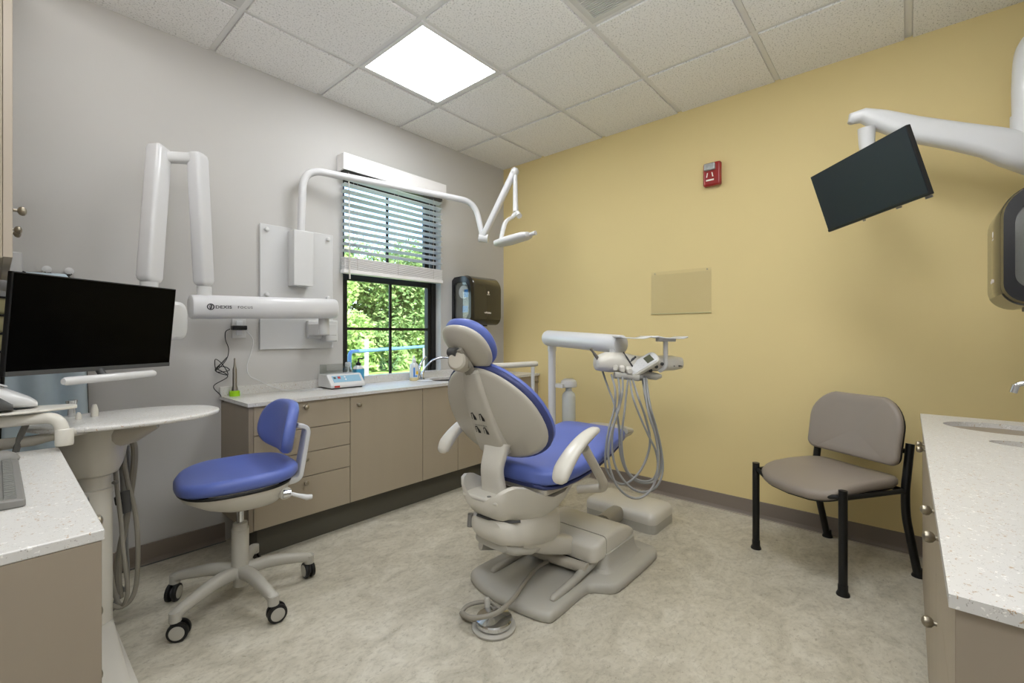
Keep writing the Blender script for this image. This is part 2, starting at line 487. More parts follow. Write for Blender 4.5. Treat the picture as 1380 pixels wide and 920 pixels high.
LL = {(2, 1): 'glowing square ceiling light panel near the window, the only one seen', (2, 4): 'glowing square ceiling light panel behind the viewer, over the right counter',
      (5, 1): 'glowing square ceiling light panel over the left wall cabinet', (5, 4): 'glowing square ceiling light panel in the corner behind the viewer'}
for ij in LIGHTS:
    x0, x1, y0, y1 = cell(*ij, 0.013)
    t = thing('ceiling_light', LL[ij], 'ceiling light', ((x0 + x1) / 2, (y0 + y1) / 2, H))
    f = MB()
    for k in ((x0, x1, y0, y0 + 0.022), (x0, x1, y1 - 0.022, y1), (x0, x0 + 0.022, y0 + 0.022, y1 - 0.022), (x1 - 0.022, x1, y0 + 0.022, y1 - 0.022)):
        f.box(*k, H - 0.007, H + 0.003)
    f.build('light_frame', M['lightframe'], t, smooth=False)
    MB().box(x0 + 0.022, x1 - 0.022, y0 + 0.022, y1 - 0.022, H - 0.004, H + 0.002).build('diffuser', M['diffuser'], t, smooth=False)
VL = {(2, 3): 'square louvred ceiling vent at the top middle of the picture', (4, 1): 'dark perforated ceiling vent near the gray wall at the top left'}
for ij in VENTS:
    x0, x1, y0, y1 = cell(*ij, 0.013)
    t = thing('ceiling_vent', VL[ij], 'air vent', ((x0 + x1) / 2, (y0 + y1) / 2, H))
    f = MB()
    for k in ((x0, x1, y0, y0 + 0.03), (x0, x1, y1 - 0.03, y1), (x0, x0 + 0.03, y0 + 0.03, y1 - 0.03), (x1 - 0.03, x1, y0 + 0.03, y1 - 0.03)):
        f.box(*k, H - 0.006, H + 0.003)
    f.build('vent_frame', M['vent'], t, smooth=False)
    MB().box(x0 + 0.03, x1 - 0.03, y0 + 0.03, y1 - 0.03, H + 0.0, H + 0.003).build('backing', M['vent_dark'], t, smooth=False)
    g = MB(); n = 42 if ij == (2, 3) else 50
    for k in range(n):
        xx = x0 + 0.03 + (x1 - x0 - 0.06) * (k + 0.5) / n
        g.box(xx - 0.0035, xx + 0.0035, y0 + 0.03, y1 - 0.03, H - 0.005, H)
    if ij == (4, 1):
        for k in range(50):
            yy = y0 + 0.03 + (y1 - y0 - 0.06) * (k + 0.5) / 50
            g.box(x0 + 0.03, x1 - 0.03, yy - 0.0035, yy + 0.0035, H - 0.004, H)
    g.build('grille', M['vent'] if ij == (2, 3) else M['midgray'], t, smooth=False)

# cove base
def base_run(name, p0, p1, inward):
    p0, p1, n = Vector(p0), Vector(p1), Vector(inward)
    prof = [(0.0, 0.0), (0.018, 0.0), (0.012, 0.006), (0.007, 0.02), (0.0055, 0.098), (0.0, 0.1)]
    struct(name, MB().loft([[p + n * a + Vector((0, 0, z)) for a, z in prof] for p in (p0, p1)]), M['base_rubber'], smooth=False)
base_run('baseboard_back', (WL, 0, 0), (-2.345, 0, 0), (0, -1, 0))
base_run('baseboard_front', (0, -0.36, 0), (0, WR, 0), (-1, 0, 0))
base_run('baseboard_right', (-0.54, WR, 0), (0, WR, 0), (0, 1, 0))
base_run('baseboard_left', (WL, WR, 0), (WL, -1.9, 0), (1, 0, 0))
# dark floor seam that follows the gray wall, and a clear cap on it
struct('trim_1', MB().box(WL, -2.345, -0.03, -0.026, 0, 0.004), M['darkgray'], smooth=False)
tag(MB().box(-2.585, -2.53, -0.042, -0.019, 0.0, 0.022).build('cord_clip', M['acrylic'], bevel=0.003), 'small clear plastic clip on the floor against the taupe baseboard', 'clip')
struct('trim_2', MB().box(-0.034, -0.03, WR, -0.36, 0, 0.004), M['edge_band'], smooth=False)

# ------------------------------------------------------------------ window
w = thing('window_1', None, None, ((WX0 + WX1) / 2, 0.1, WZ0)); w['kind'] = 'structure'
FY0, FY1 = 0.062, 0.16
fr = MB()
fr.box(WX0, WX0 + 0.045, FY0, FY1, WZ0, WZ1); fr.box(WX1 - 0.045, WX1, FY0, FY1, WZ0, WZ1)
fr.box(WX0 + 0.045, WX1 - 0.045, FY0, FY1, WZ1 - 0.045, WZ1); fr.box(WX0 + 0.045, WX1 - 0.045, FY0, FY1, WZ0, WZ0 + 0.02)
fr.build('window_frame', M['window_black'], w, bevel=0.003)
def sash(z0, z1, y0, y1, top, bot):
    s = MB(); xa, xb = WX0 + 0.045, WX1 - 0.045
    s.box(xa, xa + 0.03, y0, y1, z0, z1); s.box(xb - 0.03, xb, y0, y1, z0, z1)
    s.box(xa + 0.03, xb - 0.03, y0, y1, z1 - top, z1); s.box(xa + 0.03, xb - 0.03, y0, y1, z0, z0 + bot)
    o = s.build('sash', M['window_black'], w, bevel=0.003)
    g = MB().box(xa + 0.03, xb - 0.03, (y0 + y1) / 2 - 0.002, (y0 + y1) / 2 + 0.002, z0 + bot, z1 - top)
    g.build('pane', M['glass'], o, smooth=False)
    m = MB(); xm = (xa + xb) / 2; zm = (z0 + bot + z1 - top) / 2
    for ya in (y0 + 0.002,):
        m.box(xm - 0.010, xm + 0.010, ya, ya + 0.012, z0 + bot, z1 - top)
        if z0 < 1.5: m.box(xa + 0.03, xb - 0.03, ya, ya + 0.012, zm - 0.010, zm + 0.010)
    m.build('muntin', M['window_black'], o, smooth=False)
sash(WZ0 + 0.02, 1.60, 0.075, 0.112, 0.055, 0.02)
sash(1.56, WZ1 - 0.045, 0.116, 0.15, 0.04, 0.05)
struct('trim_3', MB().box(WX0, WX1, -0.001, 0.062, WZ0, 0.865), M['quartz'], smooth=False)

# ------------------------------------------------------------------ blind
t = thing('window_blind', 'white horizontal slat blind half lowered over the upper window', 'blind', (-1.23, -0.03, 1.57))
MB().box(-1.677, -0.789, -0.09, -0.078, 2.262, 2.372).box(-1.677, -1.665, -0.078, -0.001, 2.262, 2.372).box(-0.801, -0.789, -0.078, -0.001, 2.262, 2.372).build('valance', M['blindwhite'], t, bevel=0.002)
MB().box(-1.655, -0.81, -0.066, -0.012, 2.24, 2.28).build('head_rail', M['darkgray'], t, bevel=0.002)
zs = 2.222; k = 0
while zs > 1.70:
    s = MB()
    rr = []
    for q in range(7):
        a = -0.025 + 0.05 * q / 6
        tilt = radians(-14)
        crown = 0.002 * (1 - (a / 0.025) ** 2)
        rr.append((-0.038 + a * cos(tilt), zs + a * sin(tilt) + crown))
    vs = [(x, y, z) for x in (-1.655, -0.806) for y, z in rr] + [(x, y, z - 0.0025) for x in (-1.655, -0.806) for y, z in rr]
    fs = []
    for q in range(6):
        fs += [(q, q + 1, 8 + q, 7 + q), (14 + q, 21 + q, 22 + q, 15 + q)]
    fs += [(0, 7, 21, 14), (6, 20, 27, 13)]
    fs += [tuple(range(0, 7)) + tuple(range(20, 13, -1)), tuple(range(7, 14)) + tuple(range(27, 20, -1))]
    s.add(vs, fs).build('slat', M['slat'], t)
    zs -= 0.0445
for k in range(10):
    z = 1.602 + k * 0.0085
    MB().box(-1.655 + 0.001 * (k % 3), -0.806 + 0.001 * (k % 2), -0.062 + 0.001 * (k % 2), -0.014, z, z + 0.0055).build('stacked_slat', M['blindwhite'], t, bevel=0.001, seg=1)
MB().box(-1.66, -0.802, -0.066, -0.012, 1.575, 1.6).build('bottom_rail', M['blindwhite'], t, bevel=0.004)
c = MB()
for x in (-1.56, -1.23, -0.9):
    c.cyl((x, -0.064, 1.6), (x, -0.064, 2.26), 0.0012, n=6); c.cyl((x, -0.012, 1.6), (x, -0.012, 2.26), 0.0012, n=6)
c.build('ladder_cord', M['cord'], t)
MB().tube([(-1.632, -0.074, 2.25), (-1.632, -0.076, 2.23), (-1.628, -0.08, 1.6), (-1.626, -0.08, 1.535)], [0.002, 0.004, 0.004, 0.0055], 8).build('wand', M['cord'], t)

# ================================================================== CABINETS
def knob(parent, p, n, r=0.0135):
    """small round-headed knob at p on a face with outward normal n"""
    MB().lathe([(0.009, 0), (0.009, 0.0015), (0.0045, 0.004), (0.0045, 0.012), (r * 0.8, 0.016), (r, 0.022), (r * 0.92, 0.028), (r * 0.5, 0.032), (0.001, 0.0332)], p, n, 18).build('knob', M['nickel'], parent)

def front(kind, parent, x0, x1, z0, z1, y, m=None, axis='y', n=-1, th=0.019):
    g = 0.0018
    b = MB()
    if axis == 'y': b.box(x0 + g, x1 - g, *sorted((y, y - n * th)), z0 + g, z1 - g)
    else: b.box(*sorted((y, y - n * th)), x0 + g, x1 - g, z0 + g, z1 - g)
    return b.build(kind, m or M['laminate'], parent, bevel=0.0012, seg=1)

GY = -0.42
def carcass(parent, x0, x1):
    MB().box(x0, x1, GY + 0.0195, -0.001, 0.162, 0.797).build('carcass', M['gap'], parent, smooth=False)
t = thing('drawer_cabinet', 'taupe drawer cabinet at the left end under the window counter', 'cabinet', (-2.09, -0.2, 0.0))
MB().box(-2.363, -2.34, GY, -0.001, 0.162, 0.797).build('end_panel', M['laminate_side'], t, bevel=0.001, seg=1)
carcass(t, -2.34, -1.813)
for z0, z1, kz in ((0.644, 0.797, 0.775), (0.512, 0.644, 0.625), (0.38, 0.512, 0.49), (0.162, 0.38, 0.362)):
    d = front('drawer', t, -2.34, -1.813, z0, z1, GY)
    knob(d, (-2.082, GY, kz - 0.01), (0, -1, 0))
MB().box(-2.30, -1.813, -0.352, -0.001, 0.0, 0.162).build('toe_kick', M['kick'], t, smooth=False)
for x0, x1, lab, kx in ((-1.813, -1.28, 'wide taupe single door cabinet under the window', -1.765), (-1.28, -0.96, 'narrow taupe door cabinet right of the wide door under the window', None),
                        (-0.96, -0.62, 'taupe door cabinet half hidden behind the treatment chair backrest', None), (-0.62, -0.003, 'taupe door cabinet in the corner by the yellow wall, hidden by the chair', None)):
    t = thing('base_cabinet', lab, 'cabinet', ((x0 + x1) / 2, -0.2, 0))
    carcass(t, x0, x1)
    d = front('door', t, x0, x1, 0.162, 0.797, GY)
    if kx: knob(d, (kx, GY, 0.742), (0, -1, 0))
    else: knob(d, (x1 - 0.04, GY, 0.742), (0, -1, 0))
    MB().box(x0, x1, -0.352, -0.001, 0.0, 0.162).build('toe_kick', M['kick'], t, smooth=False)

def oval_hole_top(x0, x1, y0, y1, z0, z1, holes, mb):
    """slab with elliptical holes, one per x strip"""
    xs = [x0]
    for (cx, cy, a, bb) in holes: xs += [cx - a - 0.01, cx + a + 0.01]
    xs.append(x1)
    for k in range(0, len(xs), 2):
        if xs[k + 1] > xs[k]: mb.box(xs[k], xs[k + 1], y0, y1, z0, z1)
    N = 48
    for (cx, cy, a, bb) in holes:
        X0, X1 = cx - a - 0.01, cx + a + 0.01
        el, sq = [], []
        for i in range(N):
            th = 2 * pi * (i + 0.5) / N
            c_, s_ = cos(th), sin(th)
            el.append((cx + a * c_, cy + bb * s_))
            # point on the rectangle along the same ray
            tx = ((X1 - cx) if c_ > 0 else (X0 - cx)) / c_; ty = ((y1 - cy) if s_ > 0 else (y0 - cy)) / s_
            tt = min(tx, ty); sq.append((cx + c_ * tt, cy + s_ * tt))
        corners = {}
        for z, flip in ((z1, False), (z0, True)):
            vs = [(p[0], p[1], z) for p in el] + [(p[0], p[1], z) for p in sq] + [(X1, y1, z), (X0, y1, z), (X0, y0, z), (X1, y0, z)]
            fs = []
            for i in range(N):
                j = (i + 1) % N
                p, q = sq[i], sq[j]
                side = lambda r: ('x1' if abs(r[0] - X1) < 1e-6 else 'x0' if abs(r[0] - X0) < 1e-6 else 'y1' if abs(r[1] - y1) < 1e-6 else 'y0')
                sp, sqd = side(p), side(q)
                if sp == sqd: fs.append((i, N + i, N + j, j))
                else:
                    ck = {('x1', 'y1'): 0, ('y1', 'x0'): 1, ('x0', 'y0'): 2, ('y0', 'x1'): 3}[(sp, sqd)]
                    fs.append((i, N + i, 2 * N + ck, N + j, j))
            mb.add(vs, fs)
        vs = [(p[0], p[1], z) for z in (z0, z1) for p in el]
        mb.add(vs, [(i, (i + 1) % N, N + (i + 1) % N, N + i) for i in range(N)])
        vs = [(X0, y0, z0), (X1, y0, z0), (X1, y0, z1), (X0, y0, z1), (X0, y1, z0), (X1, y1, z0), (X1, y1, z1), (X0, y1, z1)]
        mb.add(vs, [(0, 1, 2, 3), (4, 5, 6, 7)])

def bowl(parent, cx, cy, a, bb, z, depth, name='basin'):
    rings = []
    for k, dz in ((1.03, 0), (1.0, 0), (0.98, -0.01), (0.95, -depth * 0.5), (0.85, -depth * 0.85), (0.6, -depth), (0.15, -depth * 1.02)):
        rings.append(ring((cx, cy, z + dz), (1, 0, 0), (0, 1, 0), a * k, bb * k, 2, 48))
    mb = MB(); n = 48
    vs = [p for r in rings for p in r]; fs = []
    for i in range(len(rings) - 1):
        for j in range(n):
            kk = (j + 1) % n; fs.append((i * n + j, i * n + kk, (i + 1) * n + kk, (i + 1) * n + j))
    fs.append(tuple(range((len(rings) - 1) * n, len(rings) * n)))
    mb.add(vs, fs)
    return mb.build(name, M['steel'], parent, ang=0)

# window counter
t = thing('countertop', 'long white speckled counter under the window', 'countertop', (-1.18, -0.22, 0.797))
b = MB(); oval_hole_top(-2.372, -0.002, -0.438, -0.001, 0.797, 0.815, [(-0.86, -0.235, 0.19, 0.15)], b)
b.build('slab', M['quartz'], t, smooth=False)
MB().box(-2.372, -0.002, -0.019, -0.001, 0.815, 0.866).build('backsplash', M['quartz'], t, bevel=0.001, seg=1)
s_ = thing('sink', 'round stainless sink in the window counter behind the chair headrest', 'sink', (-0.86, -0.235, 0.69))
bowl(s_, -0.86, -0.235, 0.19, 0.15, 0.797, 0.1)
MB().lathe([(0.02, 0), (0.022, 0.004), (0.012, 0.004)], (-0.86, -0.235, 0.696)).build('drain', M['chrome'], s_)
# faucet: curved chrome spout and lever
t = thing('faucet', 'chrome gooseneck faucet with a curved lever by the window', 'faucet', (-1.03, -0.09, 0.815))
MB().lathe([(0.022, 0), (0.022, 0.004), (0.014, 0.01), (0.012, 0.05), (0.009, 0.055)], (-1.03, -0.09, 0.815)).build('base', M['chrome'], t)
MB().tube(spline([(-1.03, -0.09, 0.86), (-1.005, -0.1, 0.905), (-0.965, -0.125, 0.955), (-0.915, -0.16, 0.978), (-0.86, -0.195, 0.978), (-0.83, -0.215, 0.955)], 6), 0.0085, 12).build('spout', M['chrome'], t)
MB().tube(spline([(-1.055, -0.09, 0.815), (-1.058, -0.088, 0.87), (-1.045, -0.082, 0.92), (-1.01, -0.072, 0.96), (-0.975, -0.066, 0.985)], 6), [0.011, 0.011, 0.009, 0.007, 0.009], 12).build('lever', M['chrome'], t)

# ------------------------------------------------------------------ left counter, its cabinet and the wall cabinet
LX = -3.07
t = thing('countertop', 'white speckled counter at the lower left with the keyboard on it', 'countertop', (-3.42, -1.39, 0.797))
MB().box(WL + 0.002, LX, -1.834, -0.942, 0.795, 0.815).build('slab', M['quartz'], t, bevel=0.003)
t = thing('base_cabinet', 'taupe base cabinet under the lower left counter, its knobs seen edge on', 'cabinet', (-3.42, -1.39, 0))
MB().box(WL + 0.002, LX - 0.0235, -1.822, -0.95, 0.1, 0.795).build('carcass', M['laminate_side'], t, smooth=False)
MB().box(WL + 0.002, LX - 0.004, -1.833, -1.8225, 0.0, 0.795).build('end_panel', M['laminate_side'], t, bevel=0.001, seg=1)
MB().box(WL + 0.002, LX - 0.08, -1.80, -0.96, 0.0, 0.1).build('toe_kick', M['kick'], t, smooth=False)
for z0, z1, kz in ((0.64, 0.79, 0.75), (0.48, 0.64, 0.55), (0.30, 0.48, 0.41), (0.1, 0.30, 0.23)):
    d = front('drawer', t, -1.822, -1.386, z0, z1, LX - 0.004, axis='x', n=1)
    knob(d, (LX - 0.004, -1.565, kz), (1, 0, 0))
d = front('door', t, -1.386, -0.95, 0.1, 0.79, LX - 0.004, axis='x', n=1)
knob(d, (LX - 0.004, -1.34, 0.74), (1, 0, 0))
UX = -3.166
t = thing('wall_cabinet', 'tall taupe wall cabinet at the far left edge, hung above the counter', 'cabinet', (-3.47, -0.6, 1.376))
MB().box(WL + 0.002, UX - 0.0195, -0.985, -0.003, 1.376, 2.65).build('carcass', [M['laminate']], t, bevel=0.001, seg=1)
for y0, y1, ky in ((-0.985, -0.785, -0.825), (-0.785, -0.394, -0.441), (-0.394, -0.003, -0.347)):
    d = front('door', t, y0, y1, 1.378, 2.648, UX, axis='x', n=1, m=M['edge_band'])
    knob(d, (UX, ky, 1.545), (1, 0, 0), 0.0145)

# ------------------------------------------------------------------ right counter with two sinks
RY = -2.948
t = thing('countertop', 'white speckled counter at the right edge with two sink cutouts', 'countertop', (-1.45, -3.16, 0.79))
b = MB(); oval_hole_top(-2.362, -0.533, WR + 0.001, RY, 0.797, 0.815, [(-1.08, -3.235, 0.06, 0.13), (-0.77, -3.18, 0.125, 0.17)], b)
b.build('slab', M['quartz'], t, smooth=False)
s_ = thing('sink', 'oval stainless sink farther along the right counter, below the faucet', 'sink', (-0.77, -3.18, 0.66))
bowl(s_, -0.77, -3.18, 0.125, 0.17, 0.797, 0.13)
MB().lathe([(0.02, 0), (0.022, 0.004), (0.012, 0.004)], (-0.77, -3.18, 0.664)).build('drain', M['chrome'], s_)
s_ = thing('sink', 'narrow oval steel opening nearer along the right counter', 'sink', (-1.08, -3.235, 0.66))
bowl(s_, -1.08, -3.235, 0.06, 0.13, 0.797, 0.13)
MB().lathe([(0.014, 0), (0.016, 0.004), (0.01, 0.004)], (-1.08, -3.235, 0.664)).build('drain', M['chrome'], s_)
units = [(-2.35, -1.80, 'taupe cabinet at the near end of the right counter, with the lowest knob'), (-1.80, -1.36, 'taupe cabinet second from the near end of the right counter'),
         (-1.36, -0.92, 'taupe cabinet third from the near end of the right counter'), (-0.92, -0.545, 'taupe cabinet at the far end of the right counter beside the taupe chair')]
knobs = {0: [(-1.92, 0.74), (-1.85, 0.53)], 1: [(-1.73, 0.74)], 2: [(-0.97, 0.74)], 3: [(-0.87, 0.74)]}
for i, (x0, x1, lab) in enumerate(units):
    t = thing('base_cabinet', lab, 'cabinet', ((x0 + x1) / 2, -3.17, 0))
    MB().box(x0, x1, WR + 0.001, RY - 0.0265, 0.1, 0.797).build('carcass', M['laminate_side'], t, smooth=False)
    MB().box(x0 + 0.01, x1 - 0.01, WR + 0.001, RY - 0.08, 0, 0.1).build('toe_kick', M['kick'], t, smooth=False)
    if i == 0:
        MB().box(-2.356, -2.3505, WR + 0.001, RY - 0.0065, 0.0, 0.797).build('end_panel', M['laminate_side'], t, bevel=0.001, seg=1)
        a = front('drawer', t, x0, x1, 0.62, 0.795, RY - 0.007, n=1); c_ = front('drawer', t, x0, x1, 0.1, 0.62, RY - 0.007, n=1)
        for kx, kz in knobs[0]: knob(a if kz > 0.62 else c_, (kx, RY - 0.014, kz), (0, 1, 0), 0.0125)
    else:
        d = front('door', t, x0, x1, 0.1, 0.795, RY - 0.007, n=1)
        for kx, kz in knobs[i]: knob(d, (kx, RY - 0.014, kz), (0, 1, 0), 0.0125)
t = thing('faucet', 'chrome faucet spout over the sink at the right edge', 'faucet', (-0.84, -3.345, 0.815))
MB().lathe([(0.026, 0), (0.026, 0.005), (0.017, 0.012), (0.014, 0.1)], (-0.84, -3.345, 0.815)).build('base', M['chrome'], t)
MB().tube(spline([(-0.84, -3.345, 0.9), (-0.838, -3.335, 0.95), (-0.834, -3.29, 0.985), (-0.83, -3.23, 0.992), (-0.829, -3.2, 0.985), (-0.829, -3.193, 0.975)], 6), [0.012, 0.011, 0.009, 0.009], 12).build('spout', M['chrome'], t)
MB().cyl((-0.829, -3.194, 0.982), (-0.829, -3.187, 0.955), 0.0105, n=16).build('aerator', M['chrome'], t)

# ================================================================== WALL ITEMS
# X-ray board and lamp board
def bolt(p, parent, r=0.014):
    MB().lathe([(r, 0), (r, 0.01), (r * 0.7, 0.018), (0.002, 0.02)], p, (0, -1, 0), 16).build('bolt_cap', M['white'], parent)
t = thing('wall_board', 'white rectangular mounting board on the gray wall left of the window', 'wall board', (-1.94, -0.01, 1.07))
MB().box(-2.165, -1.712, -0.016, -0.001, 1.07, 1.822).build('board', M['panel_white'], t, bevel=0.003)
for p in ((-2.13, -0.016, 1.79), (-1.75, -0.016, 1.79), (-2.13, -0.016, 1.4), (-1.75, -0.016, 1.4)): bolt(p, t)
t = thing('operatory_light', 'white ceiling-high dental lamp with a long bent pole from its wall box', 'dental lamp', (-1.92, -0.06, 1.46))
MB().box(-2.005, -1.885, -0.105, -0.0165, 1.46, 1.80).build('wall_box', M['white'], t, bevel=0.004)
MB().tube(fillet([(-1.95, -0.1 + 0.03, 1.78), (-1.94, -0.085, 2.19), (-0.745, -0.375, 2.19), (-0.695, -0.423, 1.885)], 0.12, 10), 0.0225, 16).build('pole', M['white_metal'], t)
a = MB().tube([(-0.708, -0.44, 1.93), (-0.667, -0.713, 2.365)], 0.024, 12, e=3).build('spring_arm', M['white_metal'], t)
MB().cyl((-0.72, -0.40, 1.915), (-0.68, -0.46, 1.905), 0.035, n=18).build('elbow', M['white'], t)
MB().ball((-0.665, -0.716, 2.365), 0.032).build('elbow', M['white'], t)
MB().tube([(-0.663, -0.72, 2.35), (-0.661, -0.722, 2.07)], [0.0155, 0.0155, 0.021], 14).build('drop_rod', M['white_metal'], t)
y_ = MB()
y_.tube(spline([(-0.701, -0.750, 2.041), (-0.723, -0.740, 2.011), (-0.784, -0.730, 1.964), (-0.842, -0.740, 1.836), (-0.860, -0.749, 1.806)], 5), [0.03, 0.026, 0.024, 0.02, 0.014], 12, flat=0.55, e=3)
y_.build('yoke', M['white'], t)
MB().cyl((-0.682, -0.755, 2.049), (-0.702, -0.793, 2.017), 0.02, n=18).build('pivot', M['white'], t)
h0, h1 = Vector((-0.848, -0.702, 1.803)), Vector((-0.847, -1.007, 1.828))
ax = (h1 - h0).normalized(); up = Vector((0, 0, 1)); sd = ax.cross(up).normalized(); up2 = sd.cross(ax)
hb = MB(); rr = []
for k, (sa, sb) in ((0.0, (0.03, 0.014)), (0.06, (0.05, 0.022)), (0.35, (0.06, 0.027)), (0.85, (0.055, 0.025)), (0.97, (0.04, 0.019)), (1.0, (0.02, 0.012))):
    rr.append(ring(h0.lerp(h1, k), sd, up2, sa, sb, 3, 20))
hb.loft(rr).build('lamp_head', M['white'], t)
MB().cyl(h1, h1 + ax * 0.05, 0.012, 0.015, 14).build('handle', M['white'], t)

# X-ray unit
t = thing('xray_arm_unit', 'white wall X-ray unit with folded arms above the counter and writing on its bar', 'x-ray unit', (-1.80, -0.05, 1.11))
MB().box(-1.895, -1.80, -0.05, -0.017, 1.135, 1.25).box(-1.80, -1.715, -0.09, -0.017, 1.115, 1.252).build('wall_bracket', M['white'], t, bevel=0.008)
MB().cyl((-1.865, -0.2, 1.16), (-1.865, -0.2, 1.27), 0.032, n=20).box(-1.90, -1.78, -0.2, -0.06, 1.155, 1.225).build('swivel', M['white'], t, bevel=0.004)
bar0, bar1 = Vector((-2.566, -0.25, 1.297)), Vector((-1.822, -0.25, 1.318))
ax = (bar1 - bar0).normalized(); yv = Vector((0, -1, 0)); zv = ax.cross(yv) * -1
if zv.z < 0: zv = -zv
rr = [ring(bar0.lerp(bar1, k), yv, zv, 0.058 * s1, 0.06 * s1, 2.7, 32) for k, s1 in ((-0.004, 0.80), (0.0, 0.93), (0.012, 1), (0.985, 1), (0.998, 0.93), (1.004, 0.8))]
bar = MB().loft(rr).build('horizontal_arm', M['white_metal'], t)
Mx = frame(bar0 + ax * 0.090 + Vector((0, -0.0590, -0.009)), ax, zv, (0, -1, 0))
text_part('lettering', 'DEXIS', 0.021, Mx @ Matrix.Diagonal((1.2, 1, 1, 1)), M['marking_gray'], bar, bold=0.0005, spacing=1.12)
text_part('lettering', 'FOCUS', 0.0185, frame(bar0 + ax * 0.190 + Vector((0, -0.0590, -0.008)), ax, zv, (0, -1, 0)) @ Matrix.Diagonal((1.05, 1, 1, 1)), M['marking_gray'], bar, spacing=1.25)
c0 = bar0 + ax * 0.070 + Vector((0, -0.0585, -0.001))
em = MB()
em.tube([c0 + ax * cos(a) * 0.014 + zv * sin(a) * 0.014 for a in [2 * pi * i / 24 for i in range(24)]], 0.0026, 6, closed=True)
for q in (-0.006, 0.0, 0.006): em.cyl(c0 + ax * q * 0.4 + zv * (q - 0.009), c0 + ax * (q + 0.002) + zv * (q + 0.007), 0.0016, n=6)
em.tube([c0 + ax * 0.011 * cos(a) * (0.35) + zv * sin(a) * 0.011 for a in [2 * pi * i / 16 for i in range(16)]], 0.0014, 6, closed=True)
em.build('emblem', M['marking_gray'], bar)
MB().cyl((-2.508, -0.25, 1.35), (-2.508, -0.25, 1.40), 0.032, n=20).build('swivel', M['white'], t)
def arm_cover(p0, p1, wdt, name='arm_cover'):
    p0, p1 = Vector(p0), Vector(p1); ax = (p1 - p0).normalized()
    v1 = Vector((0.66, -0.75, 0)); v1 = (v1 - ax * v1.dot(ax)).normalized(); v2 = ax.cross(v1)
    L = [(-0.004, 0.6), (0.01, 0.88), (0.035, 1.0), (0.96, 1.0), (0.985, 0.9), (1.0, 0.6)]
    return MB().loft([ring(p0.lerp(p1, k), v1, v2, wdt * s1, 0.045 * s1, 5, 32) for k, s1 in L]).build(name, M['white_metal'], t)
A1 = (-2.509, -0.248, 1.408); A2 = (-2.545, -0.282, 2.052); B1 = (-2.692, -0.267, 2.043); B2 = (-2.746, -0.356, 1.394)
arm_cover(A1, A2, 0.031); arm_cover(B2, B1, 0.034)
A3, B3 = Vector(A2) + Vector((0.0, 0.0, -0.03)), Vector(B1) + Vector((0, 0, -0.05))
MB().tube([A3, A3.lerp(B3, 0.5) + Vector((0, 0, 0.0)), B3], 0.026, 16, e=3).build('elbow_link', M['white'], t)
B4 = Vector(B2)
MB().cyl(B4 - Vector((0, 0, 0.0)), B4 - Vector((0, 0, 0.06)), 0.034, 0.03, 20).build('swivel', M['white'], t)
# tube head behind the monitor
th = Vector((-2.753, -0.379, 1.221))
MB().cyl(B4 - Vector((0, 0, 0.04)), th, 0.028, n=18).build('neck', M['white'], t)
v1 = Vector((0.66, -0.75, 0)); v2 = Vector((0.75, 0.66, 0))
MB().loft([ring(th + v1 * k, v2, (0, 0, 1), a_, b_, 3.2, 28) for k, a_, b_ in ((-0.15, 0.05, 0.05), (-0.14, 0.075, 0.075), (-0.05, 0.085, 0.085), (0.09, 0.085, 0.085), (0.12, 0.075, 0.085), (0.132, 0.05, 0.07))]).build('tube_head', M['white'], t)

# white wall board behind the left monitor + hooks + apron
t = thing('wall_board', 'white board on the gray wall behind the top left corner of the black monitor', 'wall board', (-3.3, -0.01, 1.0))
MB().box(-3.55, -3.122, -0.03, -0.001, 1.0, 1.515).build('board', M['panel_white'], t, bevel=0.006)
for x in (-3.049, -2.978):
    h_ = MB().lathe([(0.012, 0), (0.012, 0.004), (0.007, 0.008), (0.007, 0.03), (0.016, 0.036), (0.016, 0.044), (0.004, 0.05)], (x, -0.001, 1.448), (0, -1, 0), 16).build('wall_hook', M['white'])
    tag(h_, 'left of two white wall pegs peeking over the black monitor' if x < -3 else 'right of two white wall pegs peeking over the black monitor', 'hook')
t = thing('lead_apron', 'pale blue X-ray apron with black edging hung on the gray wall behind the monitor', 'apron', (-3.03, -0.06, 0.5))
ap = MB(); nx, nz = 26, 24; vs = []; fs = []
for j in range(nz + 1):
    z = 1.43 - 0.95 * j / nz; hw = 0.05 + 0.055 * min(1, j / 5) ** 0.6 + 0.02 * j / nz
    for i in range(nx + 1):
        s_ = -1 + 2 * i / nx
        vs.append((-3.052 + s_ * (hw + 0.012), -0.055 - 0.018 * sin(s_ * 7 + z * 3) * min(1, j / 6) - 0.01 * cos(s_ * 3 - z * 5), z))
for j in range(nz):
    for i in range(nx):
        a = j * (nx + 1) + i; fs.append((a, a + 1, a + nx + 2, a + nx + 1))
o = ap.add(vs, fs).build('fabric', M['pale_blue'], t, ang=0); so = o.modifiers.new('solid', 'SOLIDIFY'); so.thickness = 0.008
for i in (0, nx):
    MB().tube([vs[j * (nx + 1) + i] for j in range(nz + 1)], 0.0085, 8).build('edging', M['black'], t)
MB().tube([vs[nz * (nx + 1) + i] for i in range(nx + 1)], 0.0085, 8).build('edging', M['black'], t)
MB().tube([(-3.055, -0.04, 1.44), (-3.01, -0.03, 1.41), (-2.972, -0.04, 1.44)], 0.008, 8).build('hanging_strap', M['black'], t)
